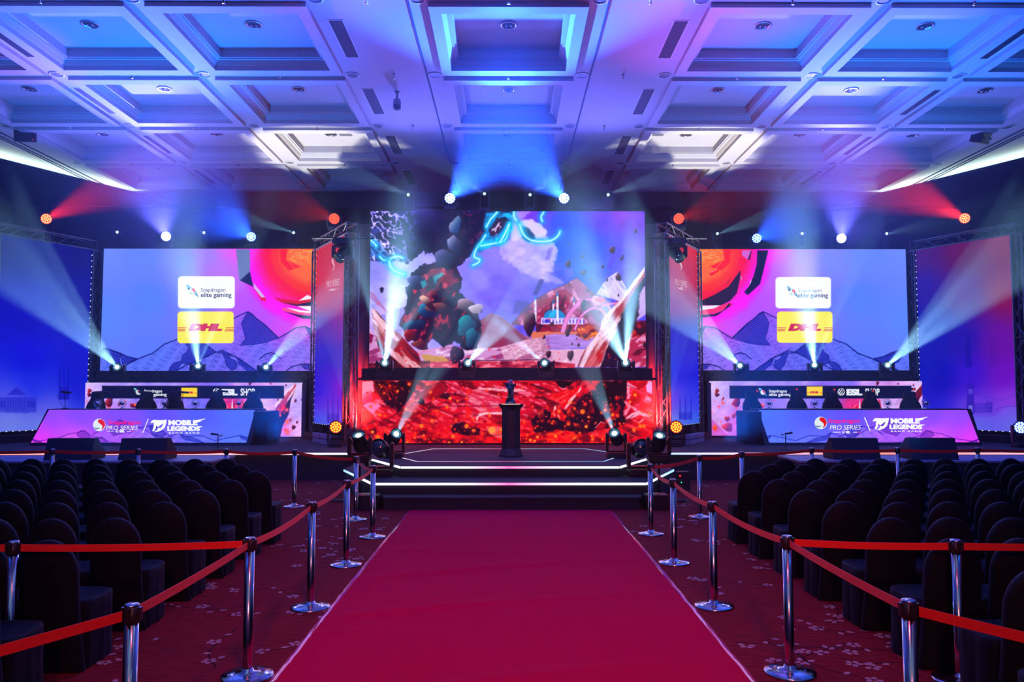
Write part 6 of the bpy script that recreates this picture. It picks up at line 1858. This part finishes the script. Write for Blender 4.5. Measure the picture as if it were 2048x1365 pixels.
# ------------------------------------------------------------------ things on the ceiling
M_trim = mat('downlight_trim', (0.55, 0.55, 0.58), 0.25, 0.9)
M_spk = mat('ceiling_speaker_grille', (0.16, 0.17, 0.2), 0.6)
M_vent = mat('vent_dark', (0.02, 0.025, 0.035), 0.7)
M_mrim = mat('white_rim', (0.7, 0.7, 0.7), 0.5)
def colname(x): 
    if abs(x) < .1: return 'centre column'
    return ('left' if x < 0 else 'right')+' '+ORD[int(round((abs(x)-4.57)/2.93))]+' column from centre'
dl = None
for ri, y in enumerate(ROWY):
    if y < 11: continue
    for x in COLX:
        if dl is None:
            dl = thing('downlight', (0, 0, 0), 'x', 'downlight', 'recessed round downlights in the ceiling coffers')
            MB().lathe([(.15, -.001), (.155, -.014), (.125, -.016), (.12, -.001), (.09, -.0012)], 28).build('rim', M_trim, dl)
            MB().lathe([(.12, -.0018), (.06, -.0022), (0, -.0022)], 28).build('dark_throat', M_vent, dl)
            for q in (-.045, .045): MB().tube((q, 0, -.022), (q*1.1, .06, -.006), .016, 8).build('lamp_tube', M_trim, dl)
            o = dl
        else: o = copy_tree(dl)
        o.location = (x, y, CEIL+.299)
        o['label'] = 'round downlight in its coffer, %s, %s row from the stage' % (colname(x), ORD[len(ROWY)-1-ri])
cs = None
XS = [s*(1.46+q) for q in (0, 1.64, 4.57, 7.50, 10.43) for s in (-1, 1)]
for k in range(0, 4):
    y = RY0+RDY*k
    for x in XS:
        if cs is None:
            cs = thing('ceiling_speaker', (0, 0, 0), 'x', 'ceiling speaker', 'round ceiling speakers between the coffers')
            MB().lathe([(.135, 0), (.14, -.01), (.115, -.016), (.112, -.006), (.1, -.005)], 28).build('rim', M_mrim, cs)
            MB().lathe([(.112, -.0065), (0, -.0085)], 28).build('grille', M_spk, cs); o = cs
        else: o = copy_tree(cs)
        o.location = (x, y, CEIL-.001)
        col = XS.index(x)//2
        o['label'] = 'round ceiling speaker %s of centre, %s line outward, %s crossing row from the camera' % ('left' if x < 0 else 'right', ORD[col], ORD[k])
sp = None
for k in range(0, 4):
    y = RY0+RDY*k-.02
    for x in [0.0]+[s*v for v in (2.27, 4.54, 7.46, 10.38) for s in (-1, 1)]:
        if sp is None:
            sp = thing('sprinkler', (0, 0, 0), 'x', 'sprinkler', 'fire sprinklers on the ceiling beams')
            f = MB(); f.lathe([(.035, 0), (.03, -.012), (.012, -.014), (.012, -.07), (0, -.07)], 12); f.lathe([(.028, -.085), (.03, -.09), (0, -.09)], 12); f.tube((0, 0, -.07), (0, 0, -.09), .005, 6)
            f.build('nozzle', M_trim, sp); o = sp
        else: o = copy_tree(sp)
        o.location = (x, y, CEIL-.001)
        o['label'] = 'tiny fire sprinkler, %s, %s row from the camera' % ('on the centre line' if x == 0 else ('left' if x < 0 else 'right')+' side, '+ORD[[2.27,4.54,7.46,10.38].index(abs(x))]+' place outward', ORD[k])
vt = None
for k in range(0, 4):
    y = RY0+RDY*k+1.45
    for x, w in [(s*v, 0) for v in (2.93, 9.02-.1) for s in (-1, 1)]:
        if vt is None:
            vt = thing('air_vent', (0, 0, 0), 'x', 'air vent', 'long dark air vents in the ceiling')
            MB().box((-.14, -.75, -.006), (.14, .75, -.001)).build('frame', M_mrim, vt)
            f = MB()
            f.box((-.115, -.725, -.009), (.115, .725, -.0065))
            for q in range(5): f.box((-.10+q*.045, -.72, -.014), (-.085+q*.045, .72, -.009))
            f.build('slats', M_vent, vt); o = vt
        else: o = copy_tree(vt)
        o.location = (x, y, CEIL)
        o['label'] = 'long dark slotted air vent, %s %s strip, %s row from the camera' % ('left' if x < 0 else 'right', 'inner' if abs(x) < 5 else 'outer', ORD[k])
# security camera, hanging monitor and projector
p = at(794, 212, 13.6+2.2)
o = thing('ceiling_camera', (p.x, p.y, CEIL-.001), 'small dark dome camera hanging from the ceiling left of the centre coffers', 'security camera')
L = CEIL-p.z
MB().lathe([(.06, 0), (.05, -.02), (.025, -.03), (.025, -L*.45), (.07, -L*.55), (.085, -L*.8), (.085, -L*.95), (0, -L*.95)], 20).build('housing', mat('camera_grey', (.4, .4, .45), .5), o)
MB().lathe([(.08, -L*.955), (.085, -L*1.1), (.07, -L*1.25), (0, -L*1.32)], 20).build('dome', M_lens_off, o)
def hung(px, py, Y, w, h, d, rz, label, cat, name, tilt):
    p = at(px, py, Y); o = thing(name, (p.x, Y, CEIL-.001), label, cat, rz=rz); L = CEIL-p.z-h/2
    f = MB(); f.tube((0, 0, 0), (0, 0, -L+.02), .022, 10); f.lathe([(.12, 0), (.12, -.015), (0, -.015)], 20); f.box((-.14, -.02, -L-.02), (.14, .02, -L+.02), .005)
    f.build('ceiling_mount', M_fixd, o)
    b = MB().box((-w/2, -d/2, -h), (w/2, d/2, 0), .01); b.xf(Matrix.Translation((0, 0, -L)) @ Matrix.Rotation(tilt, 4, 'X'))
    bd = b.build('housing', M_fix, o); return o, L, bd
o, L, bd = hung(50, 272, 18.25, .50, .28, .06, .12, 'flat dark monitor hanging from the ceiling at the left edge', 'monitor', 'hanging_monitor', .1)
MB().box((.2, -.045, -L-.25), (.215, -.042, -L-.235)).build('standby_light', M_redled, bd)
o, L, bd = hung(1964, 276, 18.25, .34, .24, .30, .5, 'dark projector hanging from the ceiling at the right edge', 'projector', 'hanging_projector', .35)
MB().lathe([(.05, 0), (.055, -.03), (.04, -.03), (0, -.02)], 16, Matrix.Translation((.02, -.17, -L-.16)) @ Matrix.Rotation(-1.4, 4, 'X')).build('lens', M_lens_off, bd)
for px, py, lab in ((690, 268, 'small square ceiling grille in a coffer at left near the stage'), (1316, 268, 'small square ceiling grille in a coffer at right near the stage')):
    p = flat(px, py, CEIL+.298); o = MB().box((p.x-.16, p.y-.16, CEIL+.402), (p.x+.16, p.y+.16, CEIL+.299), .003).build('ceiling_grille', M_spk); tag(o, lab, 'ceiling grille')
